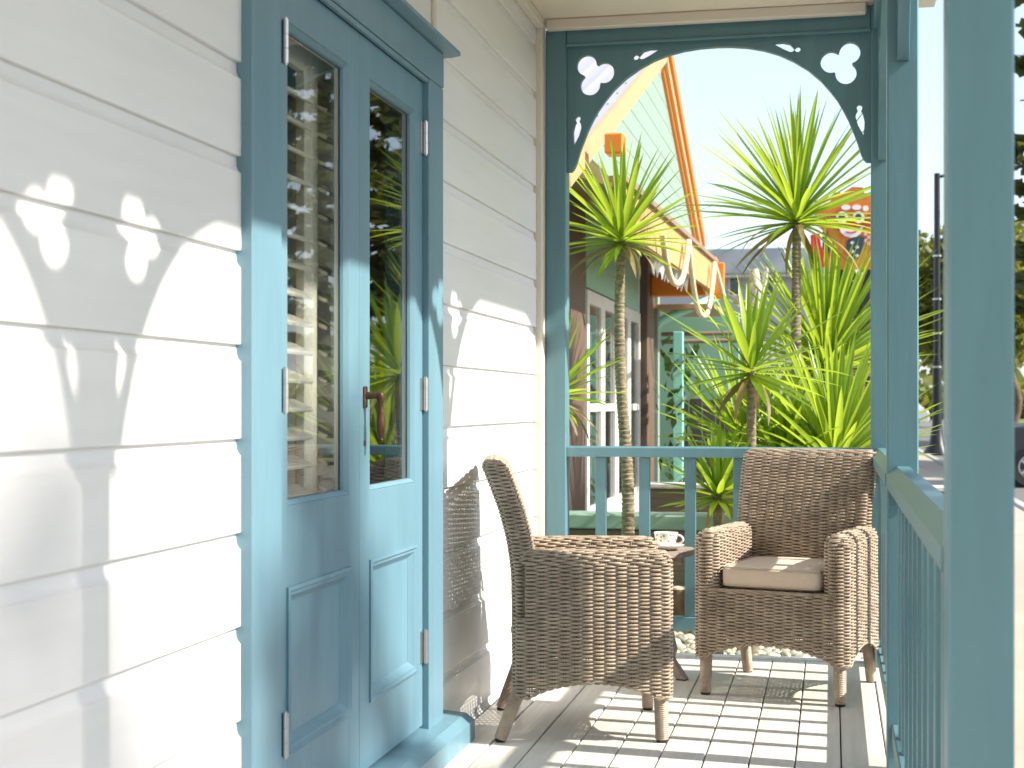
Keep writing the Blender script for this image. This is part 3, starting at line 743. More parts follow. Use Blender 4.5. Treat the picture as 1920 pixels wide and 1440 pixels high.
# ================================================================== yuccas
def leaf_mesh(L, wd, droop, k):
    n=9; vs=[]; fs=[]
    for i in range(n+1):
        f=i/n; hw=wd*.5*min(1,(.42+f*2.2))*(1-f**2.6)**.9+.0006; z=L*f; dz=droop*L*f**2.4
        y=-dz; zz=z-.35*dz*f
        vs+=[(-hw,y+hw*.42,zz),(0,y,zz),(hw,y+hw*.42,zz)]
    for i in range(n): a=i*3; fs+=[(a,a+1,a+4,a+3),(a+1,a+2,a+5,a+4)]
    m=MB(); m.add(vs,fs); return mesh('leaf',m,leafA if k<10 else leafB,60)
LF=[leaf_mesh(1.0,random.uniform(.075,.095),[.02,.05,.09,.15,.22,.03,.07,.12,.18,.26,.30,.42][k],k) for k in range(12)]
def yucca(base_p, crown, L, n, label, lean=0, wid=1.0, tmax=112, trunk_r=.033, tmin=4, azr=None, bend=.05):
    base_p=Vector(base_p); crown=Vector(crown)
    t=thing('yucca',label,'yucca',base_p); n=int(n*1.3)
    if crown.z-base_p.z>.12:
        m=MB(); pts=[];rad=[]; ln=(crown-base_p).length; k=max(12,int(ln/.0065))
        for i in range(k+1):
            f=i/k; p=base_p.lerp(crown,f); p=p+Vector((bend*math.sin(f*math.pi*1.3)*1.0,0,0))*(1-f)*1.6+Vector((bend*.35*math.sin(f*7),0,0))*(1-f)*f
            pts.append(p); rad.append(trunk_r*(1.25-.45*f)*(1+.13*(i%4)/3+.06*random.random()))
        m.tube(pts,rad,12); obj('trunk',m,trunkm,t,35)
    az=random.uniform(0,6.28)
    for i in range(n):
        f=(i+.5)/n; az+=2.39996
        a_=az
        if azr: a_=azr[0]+(azr[1]-azr[0])*random.random()
        th=R(tmin+(tmax-tmin)*f**.85+random.uniform(-7,7)); l=L*(.72+.42*math.sin(math.pi*min(1,.25+f*.75)))*random.uniform(.86,1.10)
        old=f>.87
        dr=(random.choice((10,11)) if old and random.random()<.7 else random.choice((0,1,5,6) if f<.5 else (1,2,3,6,7,8)))
        o=link('leaf',LF[dr],t,crown+Vector((0,0,-.10*f*L)))
        d=Vector((math.sin(th)*math.cos(a_),math.sin(th)*math.sin(a_),math.cos(th)))
        z=d; h=Vector((math.cos(a_),math.sin(a_),0)); y=(Vector((0,0,1))-d*d.z); y=y.normalized() if y.length>.05 else -h
        x=y.cross(z).normalized(); y=z.cross(x)
        M3=Matrix((x,y,z)).transposed()@Matrix.Rotation(random.uniform(-.35,.35),3,'Z')
        o.rotation_euler=M3.to_euler(); sc_=l; o.scale=(sc_*wid*random.uniform(.85,1.1)*.62/ max(l,.3),)*2+(sc_,)
        o.scale=(wid*.43*random.uniform(.85,1.15),sc_*.8,sc_)
    return t
def P(u,v,y): return at(u,v,y)
def Gp(u,y): return Vector((X(u,y),y,GZ+.03))
yucca(Gp(1150,8.0),P(1166,442,8.0),.50,70,'yucca on a tall ringed curving trunk in front of the green building\'s doors',trunk_r=.029,bend=.06)
yucca(Gp(1490,9.3),P(1494,402,9.3),.71,84,'tallest yucca with a full spiky crown inside the arch against the sky',trunk_r=.030,bend=.0)
yucca(Gp(1408,7.3),P(1409,688,7.3),.46,44,'yucca with broad drooping leaves on a thin straight trunk behind the railing',wid=1.15,tmax=125,trunk_r=.024,bend=0)
yucca(Gp(1550,9.8),P(1550,680,9.8),.82,112,'dense tall-leaved yucca in front of the orange mask sign',tmax=95,wid=1.05,bend=0)
yucca(Gp(1555,8.3),P(1565,865,8.3),.70,84,'low bright yucca directly behind the cushioned armchair',tmax=85,wid=1.1,bend=0)
yucca(Gp(1030,7.3),P(1036,735,7.3),.40,40,'yucca half hidden by the slim wall post',tmax=120,trunk_r=.03,bend=0)
yucca(Gp(1345,7.35),P(1346,925,7.35),.34,52,'small short yucca seen through the balusters above the teacup',tmax=118,trunk_r=.024,bend=0)
yucca(Gp(1400,8.6),P(1395,830,8.6),.60,70,'bushy yucca behind the thin-trunked yucca, low above the railing',tmax=95,bend=0)
yucca(Gp(1600,9.0),P(1596,840,9.0),.50,66,'yellow-green yucca beside the corner post, low behind the railing',tmax=95,bend=0)
yucca(Gp(1470,8.4),P(1468,860,8.4),.52,46,'spreading yucca at the foot of the tallest yucca',tmax=95,bend=0)

# ================================================================== green neighbouring building
NX=-1.72
nb=thing('green_building','sage green building with orange trim and white glazed doors beyond the garden','building',(NX-2,12.5,GZ))
obj('wall',MB().prism([(7.2,GZ),(9.62,GZ),(9.62,2.55),(7.2,2.55)],NX-.15,NX,'x'),ngreen,nb)
Y0=9.62
def ny(u,x=NX): return x/tanpx(u)
ya,yb=ny(1103),ny(1194)
# wall above the doors, up into the gable
YA,YB,YC=8.3,13.0,16.6
gz=lambda y: 4.2-.365*abs(y-YB)
obj('gable_wall',MB().prism([(9.0,2.62),(13.75,2.62),(16.2,2.62),(16.2,gz(16.2)-.1),(YB,gz(YB)-.1),(9.0,gz(9.0)-.1)],-1.75,-1.472,'x'),npale,nb)
for k in range(9):   # pale boards on the gable
    z=2.62+k*.165
    yy0=max(9.0,YB-(4.2-.12-z)/.365); yy1=min(16.2,YB+(4.2-.12-z)/.365)
    if yy1-yy0>.4: obj('gable_board',B(-1.4715,-1.458,yy0,yy1,z,z+.1635,c=.003),npale,nb)
obj('lower_wall',MB().prism([(ya-.2,1.935),(13.4,1.935),(13.4,2.58),(ya-.2,2.58)],NX,NX+.02,'x'),ngreen,nb)
obj('corner_post',B(NX-.02,NX+.05,ny(1066,NX+.05)-.1,ny(1098,NX+.05),GZ,2.6,c=.01),brownp,nb)
obj('corner_post',B(NX-.02,NX+.06,yb+.35,yb+.85,GZ,2.6,c=.01),brownp,nb)
obj('corner_trim',B(NX+.0,NX+.10,yb+.86,yb+.95,GZ,2.6,c=.008),npale,nb)
# glazed doors: four leaves
n=4
for k in range(n):
    a=ya+(yb+.3-ya)*k/n; b=ya+(yb+.3-ya)*(k+1)/n
    q=MB().box(NX-.05,NX-.003,a+.004,a+.09,.10,1.93,c=.004).box(NX-.05,NX-.003,b-.09,b-.004,.10,1.93,c=.004).box(NX-.05,NX-.004,a+.0905,b-.0905,1.83,1.93,c=.004).box(NX-.05,NX-.004,a+.0905,b-.0905,.10,.34,c=.004).box(NX-.05,NX-.004,a+.0905,b-.0905,1.04,1.10,c=.004)
    f=obj('glazed_door',q,dwhite,nb)
    obj('pane',B(NX-.030,NX-.024,a+.09,b-.09,.34,1.04),glass,f); obj('pane',B(NX-.030,NX-.024,a+.09,b-.09,1.10,1.83),glass,f)
obj('door_track',B(NX-.12,NX+.03,ya-.1,yb+.34,GZ,.098,c=.005),dwhite,nb)
obj('interior_wall',MB().box(NX-1.6,NX-1.5,ya-.4,yb+1.4,GZ,2.4).box(NX-1.5,NX-.16,yb+.4,yb+.5,GZ,2.4),roomm,nb)
# gable roof, verge boards
def verge(y0,y1,x0,x1,t0,t1,m,nm): # board following the slope, t measured down from the roof line
    q=MB(); q.prism([(y0,gz(y0)-t1),(y1,gz(y1)-t1),(y1,gz(y1)-t0),(y0,gz(y0)-t0)],x0,x1,'x'); return obj(nm,q,m,nb)
VXN=-1.40
verge(7.6,YB-.002,NX-4,VXN-.03,-.03,.0,lav,'roof_sheet'); verge(YB+.002,YC+.2,NX-4,VXN-.03,-.03,.0,lav,'roof_sheet')
for k in range(22): verge(7.6,YB-.01,VXN-.14-k*.16-.03,VXN-.14-k*.16,-.055,-.0305,lav,'roof_rib')
verge(7.6,YB-.001,VXN-.029,VXN,-.035,.115,creamw,'barge_board'); verge(7.6,YB-.001,-1.457,VXN-.03,.002,.02,creamw,'verge_soffit')
verge(YB+.001,YC,VXN-.029,VXN+.002,.05,.16,apric,'barge_board'); verge(YB+.001,YC,VXN-.05,VXN+.03,-.06,.049,orange,'barge_board'); verge(YB+.001,YC,VXN-.075,VXN-.03,.05,.21,orange,'barge_board')
obj('barge_end',B(VXN-.14,VXN+.16,YC-.10,YC+.16,gz(YC)-.34,gz(YC)-.17,c=.01),orange,nb)
for (u,v,yy) in ((1155,268,8.6),):
    p=at(u,v,yy); obj('bracket_block',B(p.x-.06,p.x+.05,yy-.06,yy+.08,p.z-.07,p.z+.05,c=.01),orange,nb)
# lower eave with orange fascia
ea=at(1165,340,8.5); ebp=at(1338,492,14.1)
q=MB(); 
def slab(a,b,h0,h1,t,m,nm):
    q=MB(); q.add([(a.x,a.y,a.z-h1),(b.x,b.y,b.z-h1),(b.x,b.y,b.z-h0),(a.x,a.y,a.z-h0),(a.x-t,a.y,a.z-h1),(b.x-t,b.y,b.z-h1),(b.x-t,b.y,b.z-h0),(a.x-t,a.y,a.z-h0)],[(0,1,2,3),(7,6,5,4),(0,4,5,1),(3,2,6,7),(0,3,7,4),(1,5,6,2)]); return obj(nm,q,m,nb)
slab(ea,ebp,.0,.27,.04,apric,'eave_fascia'); slab(ea+Vector((.03,0,0)),ebp+Vector((.03,0,0)),-.035,.0-.001,.10,brownl,'eave_capping')
q=MB(); q.add([(ea.x-.05,8.5,ea.z),(ebp.x-.05,14.1,ebp.z),(NX-.01,14.1,ebp.z+.16),(NX-.01,8.5,ea.z+.16),(ea.x-.05,8.5,ea.z-.03),(ebp.x-.05,14.1,ebp.z-.03),(NX-.01,14.1,ebp.z+.13),(NX-.01,8.5,ea.z+.13)],[(0,1,2,3),(7,6,5,4),(0,4,5,1),(1,5,6,2),(2,6,7,3),(3,7,4,0)]); obj('eave_roof',q,creamw,nb)
obj('eave_end',B(ebp.x-.05,ebp.x+.10,14.11,14.16,ebp.z-.34,ebp.z+.0,c=.01),orange,nb)
zb=Zp(515,-1.3,14.0); obj('cross_beam',B(NX+.06,ebp.x-.06,13.95,14.08,zb-.20,zb-.01,c=.01),orange,nb)
obj('cross_beam_capping',B(NX+.06,ebp.x-.06,13.93,14.10,zb-.009,zb+.02,c=.005),brownl,nb)
obj('soffit',B(NX+.06,ebp.x-.0,14.2,15.6,zb-.30,zb-.26),creamw,nb)
obj('porch_wall',B(-3.6,-.95,15.7,15.85,GZ,zb-.26),ngreen,nb)
for k in range(8): obj('grey_board',B(X(1250,16.4),X(1345,16.4)+.3,16.4,16.44,.2+k*.21,.405+k*.21,c=.008),greyw,nb)
# downpipe with a long bend
yd=14.3; pts=[at(1228,985,yd),at(1228,640,yd),at(1229,615,yd),at(1238,603,yd),at(1260,592,yd+.1),at(1345,556,yd+.5)]
obj('downpipe',MB().tube(pts,.042,12),naqua,nb,50)
# aqua post with climbing vine, poles
yp=13.6; xp=X(1272,yp)
vp=thing('aqua_post','aqua garden post wound with a leafy vine beside the green building','post',(xp,yp,GZ))
obj('shaft',B(xp-.045,xp+.045,yp-.045,yp+.045,GZ,Zp(622,xp,yp),c=.006),naqua,vp)
vt=thing('climbing_vine','leafy vine twining round the aqua garden post','vine',(xp,yp,GZ))
obj('stem',MB().tube([(xp+.062*math.cos(i*.5),yp+.062*math.sin(i*.5),GZ+i*.028) for i in range(66)],.007,6),brownp,vt)
lm=MB().add([(-.03,0,0),(0,-.002,-.05),(.03,0,0),(.02,.012,.05),(0,.004,.085),(-.02,.012,.05)],[(0,1,2,3),(0,3,4,5)])
lme=mesh('leaf',lm,vinel)
for i in range(70):
    a=random.uniform(0,6.28); r=random.uniform(.06,.20); o=link('leaf',lme,vt,(xp+r*math.cos(a),yp+r*math.sin(a),random.uniform(GZ+.2,Zp(640,xp,yp))))
    o.rotation_euler=(random.uniform(-1,1),random.uniform(-1,1),random.uniform(0,6.28)); s=random.uniform(.8,1.5); o.scale=(s,s,s)
for k,(v,ln) in enumerate(((627,.9),(641,.75))):
    a=at(1240,v,14.9-k*.2); o=obj('bamboo_pole',MB().tube([a,a+Vector((ln,.05,.01))],.022,10),brownl,None,50); tag(o,['upper brown horizontal pole behind the aqua post','lower brown horizontal pole behind the aqua post'][k],'pole')
fn=thing('dark_fence','dark vertical paling fence in shade behind the aqua post','fence',(-.7,15.2,GZ))
for k in range(14): x=-1.55+k*.135; obj('paling',B(x,x+.125,15.2,15.225,GZ,1.15+random.uniform(-.02,.02),c=.004),fencem,fn)
# rope swags and white bunting on the eave
d=(ebp-ea)
def on(u,off=.05): # point on the fascia below column u
    lo,hi=0.,1.
    for _ in range(40):
        m_=(lo+hi)/2; p=ea+d*m_; 
        uu=960+FPX*math.tan(math.atan2(p.x,p.y)+YAW)
        if uu<u: lo=m_
        else: hi=m_
    return ea+d*lo+Vector((off,0,0))
rp=MB(); knots=[1228,1279,1329]; pts=[]
for k in range(2):
    a,b=on(knots[k]),on(knots[k+1]); dip=[.33,.52][k]; 
    for i in range(19):
        f=i/18; p=a.lerp(b,f); p.z-=.10*(1-f)*(1-k)+.05+dip*(1-abs(2*f-1)**2.6); pts.append(p)
e=on(1330); 
for i in range(1,8): f=i/7; pts.append(e+Vector((.10*f,.4*f,-.05-.45*f)))
o=obj('rope_swag',rp.tube(pts,.023,8),ropem,None,60); tag(o,'thick cream rope hung in swags along the orange eave','rope')
bt=thing('bunting','string of small white flags under the orange eave','bunting',on(1270,-.05)+Vector((0,0,-.3)))
fm=MB().add([(-.03,0,0),(.03,0,0),(.0,.01,-.13),(-.03,.006,0),(.03,.006,0),(0,.016,-.13)],[(0,1,2),(5,4,3),(0,3,4,1),(1,4,5,2),(2,5,3,0)]); fme=mesh('flag',fm,flagm)
pts=[on(u,-.06)+Vector((0,0,-.27)) for u in range(1242,1306,4)]
obj('string',MB().tube(pts,.006,6),black,bt)
for i in range(0,len(pts)-1):
    o=link('flag',fme,bt,pts[i]); o.rotation_euler=(0,random.uniform(-.2,.2),random.uniform(-.5,.6))

# ================================================================== grey building, mask sign
yg=30.0; xa=-6.5; xb=X(1500,yg)+.6; zt=Zp(470,-1.5,yg)
gb=thing('grey_building','grey flat-roofed building far behind the yuccas','building',((xa+xb)/2,yg+4,GZ))
obj('wall',B(xa,xb,yg,yg+8,GZ,zt-.55),greyb,gb)
obj('roof_fascia',B(xa-.3,xb+.3,yg-.5,yg+8.3,zt-.50,zt,c=.02),greyr,gb)
obj('soffit',B(xa-.2,xb+.2,yg-.4,yg+8.2,zt-.549,zt-.501),dwhite,gb)
for u in (1345,1376,1440):
    a=at(u-7,515,yg); b=at(u+9,552,yg); f=obj('window',B(a.x-.03,b.x+.03,yg-.04,yg-.002,b.z-.03,a.z+.03,c=.005),dwhite,gb); obj('pane',B(a.x,b.x,yg-.048,yg-.041,b.z,a.z),darkglass,f)
obj('balcony_wall',B(xa,xb,yg-1.2,yg-1.05,GZ,Zp(640,-1.5,yg),c=.01),dwhite,gb)
ym=20.0
def mp(u,v): p=at(u,v,ym); return (p.x,p.z)
ms=thing('mask_sign','orange painted cut-out sign of a grinning big-eyed mask above the yuccas','sign',at(1595,560,ym)); 
def cut(pts,y0,y1,m,nm,par): return obj(nm,MB().prism([mp(u,v) for u,v in pts],y0,y1,'y'),m,par)
bd=cut([(1520,398),(1530,385),(1527,375),(1540,378),(1545,366),(1556,370),(1565,360),(1580,362),(1598,350),(1618,351),(1622,365),(1637,362),(1650,372),(1668,366),(1672,385),(1685,395),(1678,412),(1690,420),(1672,430),(1668,470),(1664,505),(1545,505),(1541,470),(1543,432),(1528,420),(1535,408)],ym,ym+.05,mo,'board',ms)
def disc(u,v,r,y0,y1,m,nm,par,n=22,sx=1,sy=1): return cut([(u+r*sx*math.cos(2*math.pi*k/n),v+r*sy*math.sin(2*math.pi*k/n)) for k in range(n)],y0,y1,m,nm,par)
fc=cut([(1546,405),(1562,402),(1575,412),(1595,404),(1615,412),(1628,402),(1648,404),(1640,418),(1625,425),(1618,432),(1572,432),(1564,422)],ym-.012,ym-.001,mplum,'face_patch',ms)
disc(1596,423,13,ym-.022,ym-.013,mred,'nose',ms)
for u in (1579,1610):
    e=disc(u,408,11,ym-.034,ym-.0225,mwhite,'eye',ms); disc(u-.5,407.5,6.2,ym-.042,ym-.0345,mat_eye if False else mdark,'pupil',e); 
for u in (1586,1606): disc(u,389,8,ym-.012,ym-.001,mwhite,'brow',ms,sx=1.1,sy=.6)
for u,v in ((1623,391),(1541,382),(1552,378),(1655,388)): disc(u,v,5.5,ym-.012,ym-.001,mwhite,'rosette',ms)
mt=cut([(1573,427),(1582,429),(1596,430),(1610,429),(1618,426),(1615,437),(1606,444),(1595,446),(1584,443),(1577,437)],ym-.034,ym-.0225,mwhite,'teeth',ms)
cut([(1585,434),(1596,435.5),(1608,433),(1604,437),(1595,438),(1588,437.5)],ym-.042,ym-.0345,mred,'lips',mt)
cut([(1541,436),(1552,433),(1556,470),(1548,480),(1543,465)],ym-.012,ym-.001,mdark,'side_patch',ms)
cut([(1588,450),(1612,442),(1622,446),(1612,482),(1596,488),(1586,470)],ym-.012,ym-.001,mdark,'collar',ms)
for r_ in range(4):
    for c_ in range(4):
        if (r_+c_)%2==0: u=1620+c_*6; v=436+r_*6; cut([(u,v),(u+5.8,v),(u+5.8,v+5.8),(u,v+5.8)],ym-.012,ym-.001,mpink,'check',ms)
for r_ in range(4):
    for c_ in range(2):
        if (r_+c_)%2==0: u=1594+c_*9; v=452+r_*8; cut([(u,v+3.5),(u+4,v),(u+8,v+3.5),(u+4,v+7)],ym-.020,ym-.0125,mwhite,'diamond',ms)
p0=mp(1575,500); p1=mp(1625,500)
for x in (p0[0],p1[0]): obj('pole',B(x-.05,x+.05,ym+.051,ym+.15,GZ,p0[1]+.3,c=.01),black,ms)
rs=thing('red_sign','plain red panel standing beside the orange mask sign','sign',at(1535,560,ym-.3))
q=MB().prism([mp(1520,446),(mp(1537,443)),mp(1546,505),mp(1522,505)],ym-.35,ym-.27,'y'); obj('panel',q,signr,rs)
x=mp(1532,500)[0]; obj('pole',B(x-.04,x+.04,ym-.34,ym-.28,GZ,mp(1532,506)[1],c=.01),black,rs)
# pale driftwood trunk behind the yuccas
dw=MB(); yy=13.0; dw.tube([(X(1400,yy),yy,GZ),at(1412,700,yy),at(1405,600,yy),at(1420,545,yy),at(1413,505,yy)],[.10,.09,.085,.065,.04],9)
dw.tube([at(1408,590,yy),at(1385,560,yy),at(1372,555,yy)],[.05,.035,.02],7); dw.tube([at(1418,550,yy),at(1432,530,yy),at(1438,500,yy)],[.05,.035,.015],7)
tag(obj('driftwood_trunk',dw,driftm,None,50),'pale gnarled driftwood trunk standing among the yuccas','driftwood')

# ================================================================== trees
def quads(C, U, W):  # centres, two half-axes -> quad mesh arrays
    n=len(C); V=np.stack([C-U-W,C+U-W,C+U+W,C-U+W],1).reshape(-1,3); F=np.arange(4*n).reshape(n,4); return V,F
def unit(n):
    d=rng.normal(size=(n,3)); return d/np.linalg.norm(d,axis=1)[:,None]
def pine_mesh(H, z0, Rm, tiers, seed, dens=1.0):
    r=np.random.default_rng(seed); C=[];U=[];W=[]; br=MB()
    for k in range(tiers):
        f=k/(tiers-1); z=z0+(H-z0)*f**.95; L=Rm*(1-f)**.75*r.uniform(.8,1.1)+.25
        nb_=6 if f<.7 else 5; a0=r.uniform(0,6.28)
        for b in range(nb_):
            a=a0+b*2*math.pi/nb_+r.uniform(-.2,.2); l=L*r.uniform(.75,1.1); up=r.uniform(.02,.22)
            d=np.array([math.cos(a),math.sin(a),0]); s=np.array([-d[1],d[0],0])
            pt=lambda t: d*l*t+np.array([0,0,z+up*l*t*t-.10*l*t*(1-t)])
            br.tube([pt(0),pt(.5),pt(1)],[.05*(1-f)+.015,.03*(1-f)+.01,.006],5,False)
            n=int(26*l*dens)+8
            t=r.uniform(.12,1,n)**.8; side=r.uniform(-1,1,n)*(.42*l*(1-t*.55))*.55
            c=np.stack([pt(q) for q in t])+s[None]*side[:,None]; c[:,2]+=r.uniform(-.10,.16,n)+np.abs(side)*.25
            di=d[None]*.6+s[None]*np.sign(side)[:,None]*.8+r.normal(0,.25,(n,3)); di/=np.linalg.norm(di,axis=1)[:,None]
            w_=np.cross(di,unit(n)); w_/=np.linalg.norm(w_,axis=1)[:,None]+1e-6
            C.append(c);U.append(di*r.uniform(.12,.30,n)[:,None]);W.append(w_*r.uniform(.035,.075,n)[:,None])
    V,F=quads(np.concatenate(C),np.concatenate(U),np.concatenate(W))
    return npmesh('crown',V,F,pinel,False), mesh('branches',br,barkm)
def trunk_mesh(H,r0,r1,wob=.1,fork=None):
    m=MB(); n=14; pts=[(wob*math.sin(i*.7),wob*math.cos(i*.9)-wob,H*i/n) for i in range(n+1)]
    m.tube(pts,[ (r0*(1.35 if i==0 else 1)*(1-i/n)+r1*i/n) for i in range(n+1)],12); return mesh('trunk',m,barkm,50)
PA=pine_mesh(15.5,3.2,3.6,17,3,1.5); PT=trunk_mesh(15.3,.36,.04,.03)
PC=pine_mesh(21.35,9,4.2,24,21,.24); PCT=trunk_mesh(20.6,.45,.05,.03)
PB=pine_mesh(13.5,4.2,3.0,13,9,.38); PBT=trunk_mesh(13.3,.30,.02,.03)
def pine(x,y,s,rz,label,data=PA,dz=0):
    t=thing('pine_tree',label,'tree',(x,y,GZ+.05+dz),'pine trees along the street',rz); t.scale=(s,s,s)
    link('trunk',PT,t,(0,0,0),world=False); link('crown',data[0],t,(0,0,0),world=False); link('branches',data[1],t,(0,0,0),world=False)
    return t
t=pine(12.6,2.1,.873,.4,'sparse pine on the lawn straight across the street from the doors',PB); t.children[0].data=PBT
pine(6.4,34,1.05,1.3,'pine by the kerb mirrored in the door with the bronze handle')
pine(11.5,29,1.05,2.2,'pine on the lawn mirrored in the shuttered door leaf')
pine(10.5,52,1.1,.2,'dark pine whose branches show past the wide post')
t=pine(25.0,-.7,1.0,.9,'tall sparse pine far across the lawn opposite the doors',PC); t.children[0].data=PCT
pine(5.5,-7.5,.95,.5,'dense unseen pine added behind the viewer to dim the sky light')  # added out of view to screen open sky from the near post
pine(6.2,-15,1.0,2.5,'second dense unseen pine added farther behind the viewer to dim the sky light')  # added out of view too, for the same darkening of the near post
pine(14,47,1.0,3.0,'pine on the lawn beyond the dark car')
def broad_mesh(Rc,Hc,n,seed,sz=.16):
    r=np.random.default_rng(seed); k=40; d=r.normal(size=(k,3)); d/=np.linalg.norm(d,axis=1)[:,None]; cc=d*r.uniform(.35,.95,k)[:,None]*np.array([Rc,Rc,Hc])
    i=r.integers(0,k,n); e=r.normal(size=(n,3)); e/=np.linalg.norm(e,axis=1)[:,None]
    C=cc[i]+e*(r.uniform(.3,1,n)**.5)[:,None]*Rc*.30; U=unit(n); W=np.cross(U,unit(n)); W/=np.linalg.norm(W,axis=1)[:,None]+1e-6
    V,F=quads(C,U*r.uniform(.6,1.2,n)[:,None]*sz,W*r.uniform(.5,1,n)[:,None]*sz*.6); return npmesh('crown',V,F,treel,False)
BT=broad_mesh(3.4,3.0,9000,5); BTr=trunk_mesh(5.5,.24,.12,.15)
def broad(x,y,s,zc,label,grp='broadleaf trees at the end of the street'):
    t=thing('broadleaf_tree',label,'tree',(x,y,GZ),grp,random.uniform(0,6)); t.scale=(s,s,s)
    link('trunk',BTr,t,(0,0,0),world=False); link('crown',BT,t,(0,0,zc),world=False); return t
broad(5.6,62,1.0,5.6,'yellow-green tree at the end of the street behind the black lamp pole')
broad(2.0,75,1.15,5.4,'yellow-green tree farther down the street by the white car')
broad(9.5,85,1.3,5.6,'yellow-green tree across the far end of the street')
hd_=rng; n=9000
C=np.stack([rng.uniform(-60,90,n),rng.uniform(128,136,n),GZ+np.abs(rng.normal(0,1,n))*1.7],1); U=unit(n); W=np.cross(U,unit(n))
V,F=quads(C,U*.55,W*.4); hg=link('distant_shrubs',npmesh('distant_shrubs',V,F,treel,False),None,(0,0,0)); tag(hg,'distant green shrubs across the end of the street','shrubs',kind='stuff')
n=5000
C=np.stack([rng.uniform(13.0,14.2,n),rng.uniform(22,60,n),GZ+.1+rng.uniform(0,1,n)**1.3*.9],1); U=unit(n); W=np.cross(U,unit(n))
V,F=quads(C,U*.14,W*.10); hg=link('lawn_hedge',npmesh('lawn_hedge',V,F,vinel,False),None,(0,0,0)); tag(hg,'low clipped green hedge along the lawn across the street','hedge',kind='stuff')

# ================================================================== lamp pole and cars
yl=40.0; xl=X(1757,yl)
lp=thing('lamp_pole','tall black metal lamp pole with banded shaft on the pavement edge','lamp pole',(xl,yl,GZ+.03))
zt=Zp(325,xl,yl)
obj('shaft',MB().tube([(xl,yl,GZ+.03),(xl,yl,2.2),(xl,yl,2.21),(xl,yl,zt)],[.13,.11,.085,.075],14),black,lp,40)
obj('base_flange',MB().tube([(xl,yl,GZ+.03),(xl,yl,GZ+.1),(xl,yl,GZ+.32),(xl,yl,GZ+.75)],[.36,.34,.20,.135],16),black,lp,40)
for v in (480,561,625,688): z=Zp(v,xl,yl); obj('band',MB().tube([(xl,yl,z-.02),(xl,yl,z+.02)],.112,14),steel,lp)
obj('lamp_arm',MB().tube([(xl,yl,zt-.1),(xl+.9,yl-.05,zt+.05),(xl+1.5,yl-.1,zt+.05)],[.04,.035,.03],8),black,lp,50)
obj('lamp_head',B(xl+1.4,xl+2.0,yl-.22,yl+.02,zt,zt+.12,c=.03),black,lp)
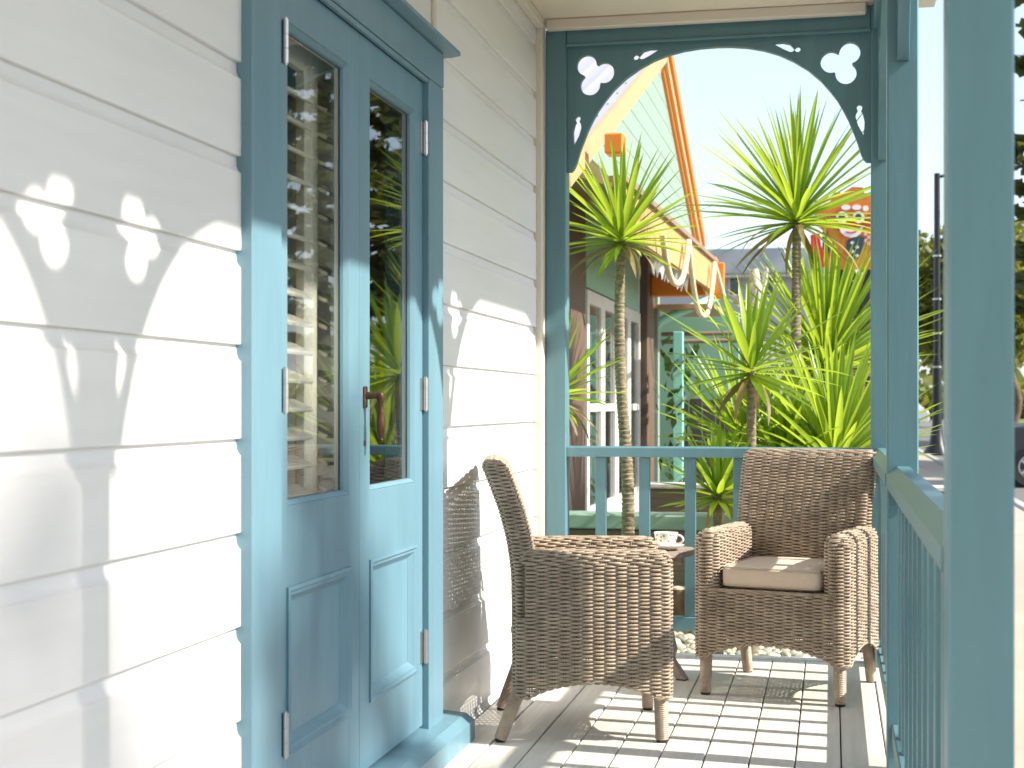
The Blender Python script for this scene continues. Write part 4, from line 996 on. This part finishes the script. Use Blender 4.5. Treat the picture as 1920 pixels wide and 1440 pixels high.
def car(loc, rz, paint, label):
    t=thing('parked_car',label,'car',loc,'cars parked on the street',rz)
    side=[(-2.15,.30),(-2.20,.55),(-2.12,.80),(-1.95,.93),(-1.10,1.02),(1.35,1.04),(2.05,.98),(2.18,.80),(2.20,.42),(2.12,.28)]
    m=MB(); n=len(side); hw=[.88]*n
    secs=[(-.90,.94),(-.86,1.0),(.86,1.0),(.90,.94)]
    vs=[]
    for y,s in ((-.91,.93),(-.87,1.0),(.87,1.0),(.91,.93)): vs+=[(x*(1 if s==1 else .985),y,.62+(z-.62)*s) for x,z in side]
    fs=[tuple(range(n-1,-1,-1)),tuple(3*n+i for i in range(n))]+[(j*n+i,j*n+(i+1)%n,(j+1)*n+(i+1)%n,(j+1)*n+i) for j in range(3) for i in range(n)]
    m.add(vs,fs); part('body',m,paint,t,35)
    b=[(-1.15,1.01),(1.90,1.03)]; r_=[(-.35,1.46),(.2,1.51),(1.0,1.49),(1.55,1.40)]
    ou=[(-1.15,1.01),(-.35,1.46),(.2,1.51),(1.0,1.49),(1.55,1.40),(1.95,1.03)]
    m=MB(); n=len(ou); vs=[(x,-.84+ (z-1.0)*.30,z) for x,z in ou]+[(x,.84-(z-1.0)*.30,z) for x,z in ou]
    m.add(vs,[tuple(range(n-1,-1,-1)),tuple(range(n,2*n))]+[(i,(i+1)%n,n+(i+1)%n,n+i) for i in range(n)]); cb=part('cabin',m,paint,t,25)
    def win(pts,nm):
        for s in (-1,1):
            q=MB(); vs=[(x,s*(.845-(z-1.0)*.30),z) for x,z in pts]+[(x,s*(.83-(z-1.0)*.30),z) for x,z in pts]; k=len(pts)
            q.add(vs,[tuple(range(k)),tuple(range(2*k-1,k-1,-1))]+[(i,(i+1)%k,k+(i+1)%k,k+i) for i in range(k)]); part(nm,q,darkglass,cb)
    win([(-.92,1.07),(-.32,1.41),(.22,1.45),(.22,1.07)],'side_window'); win([(.30,1.07),(.30,1.45),(1.0,1.43),(1.42,1.36),(1.60,1.08)],'side_window')
    q=MB().add([(-1.10,-.72,1.06),(-1.10,.72,1.06),(-.44,.62,1.43),(-.44,-.62,1.43),(-1.13,-.72,1.065),(-1.13,.72,1.065),(-.47,.62,1.435),(-.47,-.62,1.435)],[(0,1,2,3),(4,5,6,7),(0,1,5,4),(1,2,6,5),(2,3,7,6),(3,0,4,7)]); part('windscreen',q,darkglass,cb)
    q=MB().add([(1.92,-.70,1.08),(1.92,.70,1.08),(1.62,.62,1.36),(1.62,-.62,1.36),(1.95,-.70,1.085),(1.95,.70,1.085),(1.65,.62,1.365),(1.65,-.62,1.365)],[(0,1,2,3),(4,5,6,7),(0,1,5,4),(1,2,6,5),(2,3,7,6),(3,0,4,7)]); part('rear_window',q,darkglass,cb)
    for x in (-1.35,1.30):
        for s in (-1,1):
            q=MB(); q.lathe([(.20,-.09),(.31,-.10),(.33,-.06),(.33,.06),(.31,.10),(.20,.09)],28); q.v=[(x+a,s*.83+c,.33+b_) for a,b_,c in q.v]; ty=part('wheel',q,rubber,t,50)
            q=MB(); 
            q.lathe([(.205,-.02),(.205,.085),(.18,.095)],24); q.lathe([(.055,.07),(.05,.10),(.0,.102)],14)
            for k in range(5):
                a=2*math.pi*k/5; c_,s_=math.cos(a),math.sin(a); Mx=Matrix.Rotation(a,4,'Z'); q.box(.03,.20,-.028,.028,.06,.092,c=.008,M=Mx)
            q.v=[(x+a,s*(.83+c),.33+b_) for a,b_,c in q.v]; part('rim',q,rimm,ty,40)
    for s in (-1,1):
        part('headlight',MB().box(-2.17,-2.0,s*.62-.18,s*.62+.18,.70,.84,c=.04),lampw,t,40); part('tail_light',MB().box(2.05,2.195,s*.70-.14,s*.70+.14,.72,.90,c=.04),lampr,t,40)
        part('mirror',MB().box(-.82,-.66,s*.90,s*1.04,1.02,1.14,c=.03),paint,t,40)
    part('bumper',MB().box(-2.24,-2.0,-.80,.80,.28,.50,c=.06),rubber,t,40); part('bumper',MB().box(2.02,2.25,-.80,.80,.28,.50,c=.06),rubber,t,40)
    return t
car((4.42,25.6,GZ+.012),0,cardark,'dark grey parked car with alloy wheel past the wide post')
xw=X(1742,90); car((xw-2.2,90.5,GZ+.012),0,carwhite,'white car far down the street beside the lamp pole')
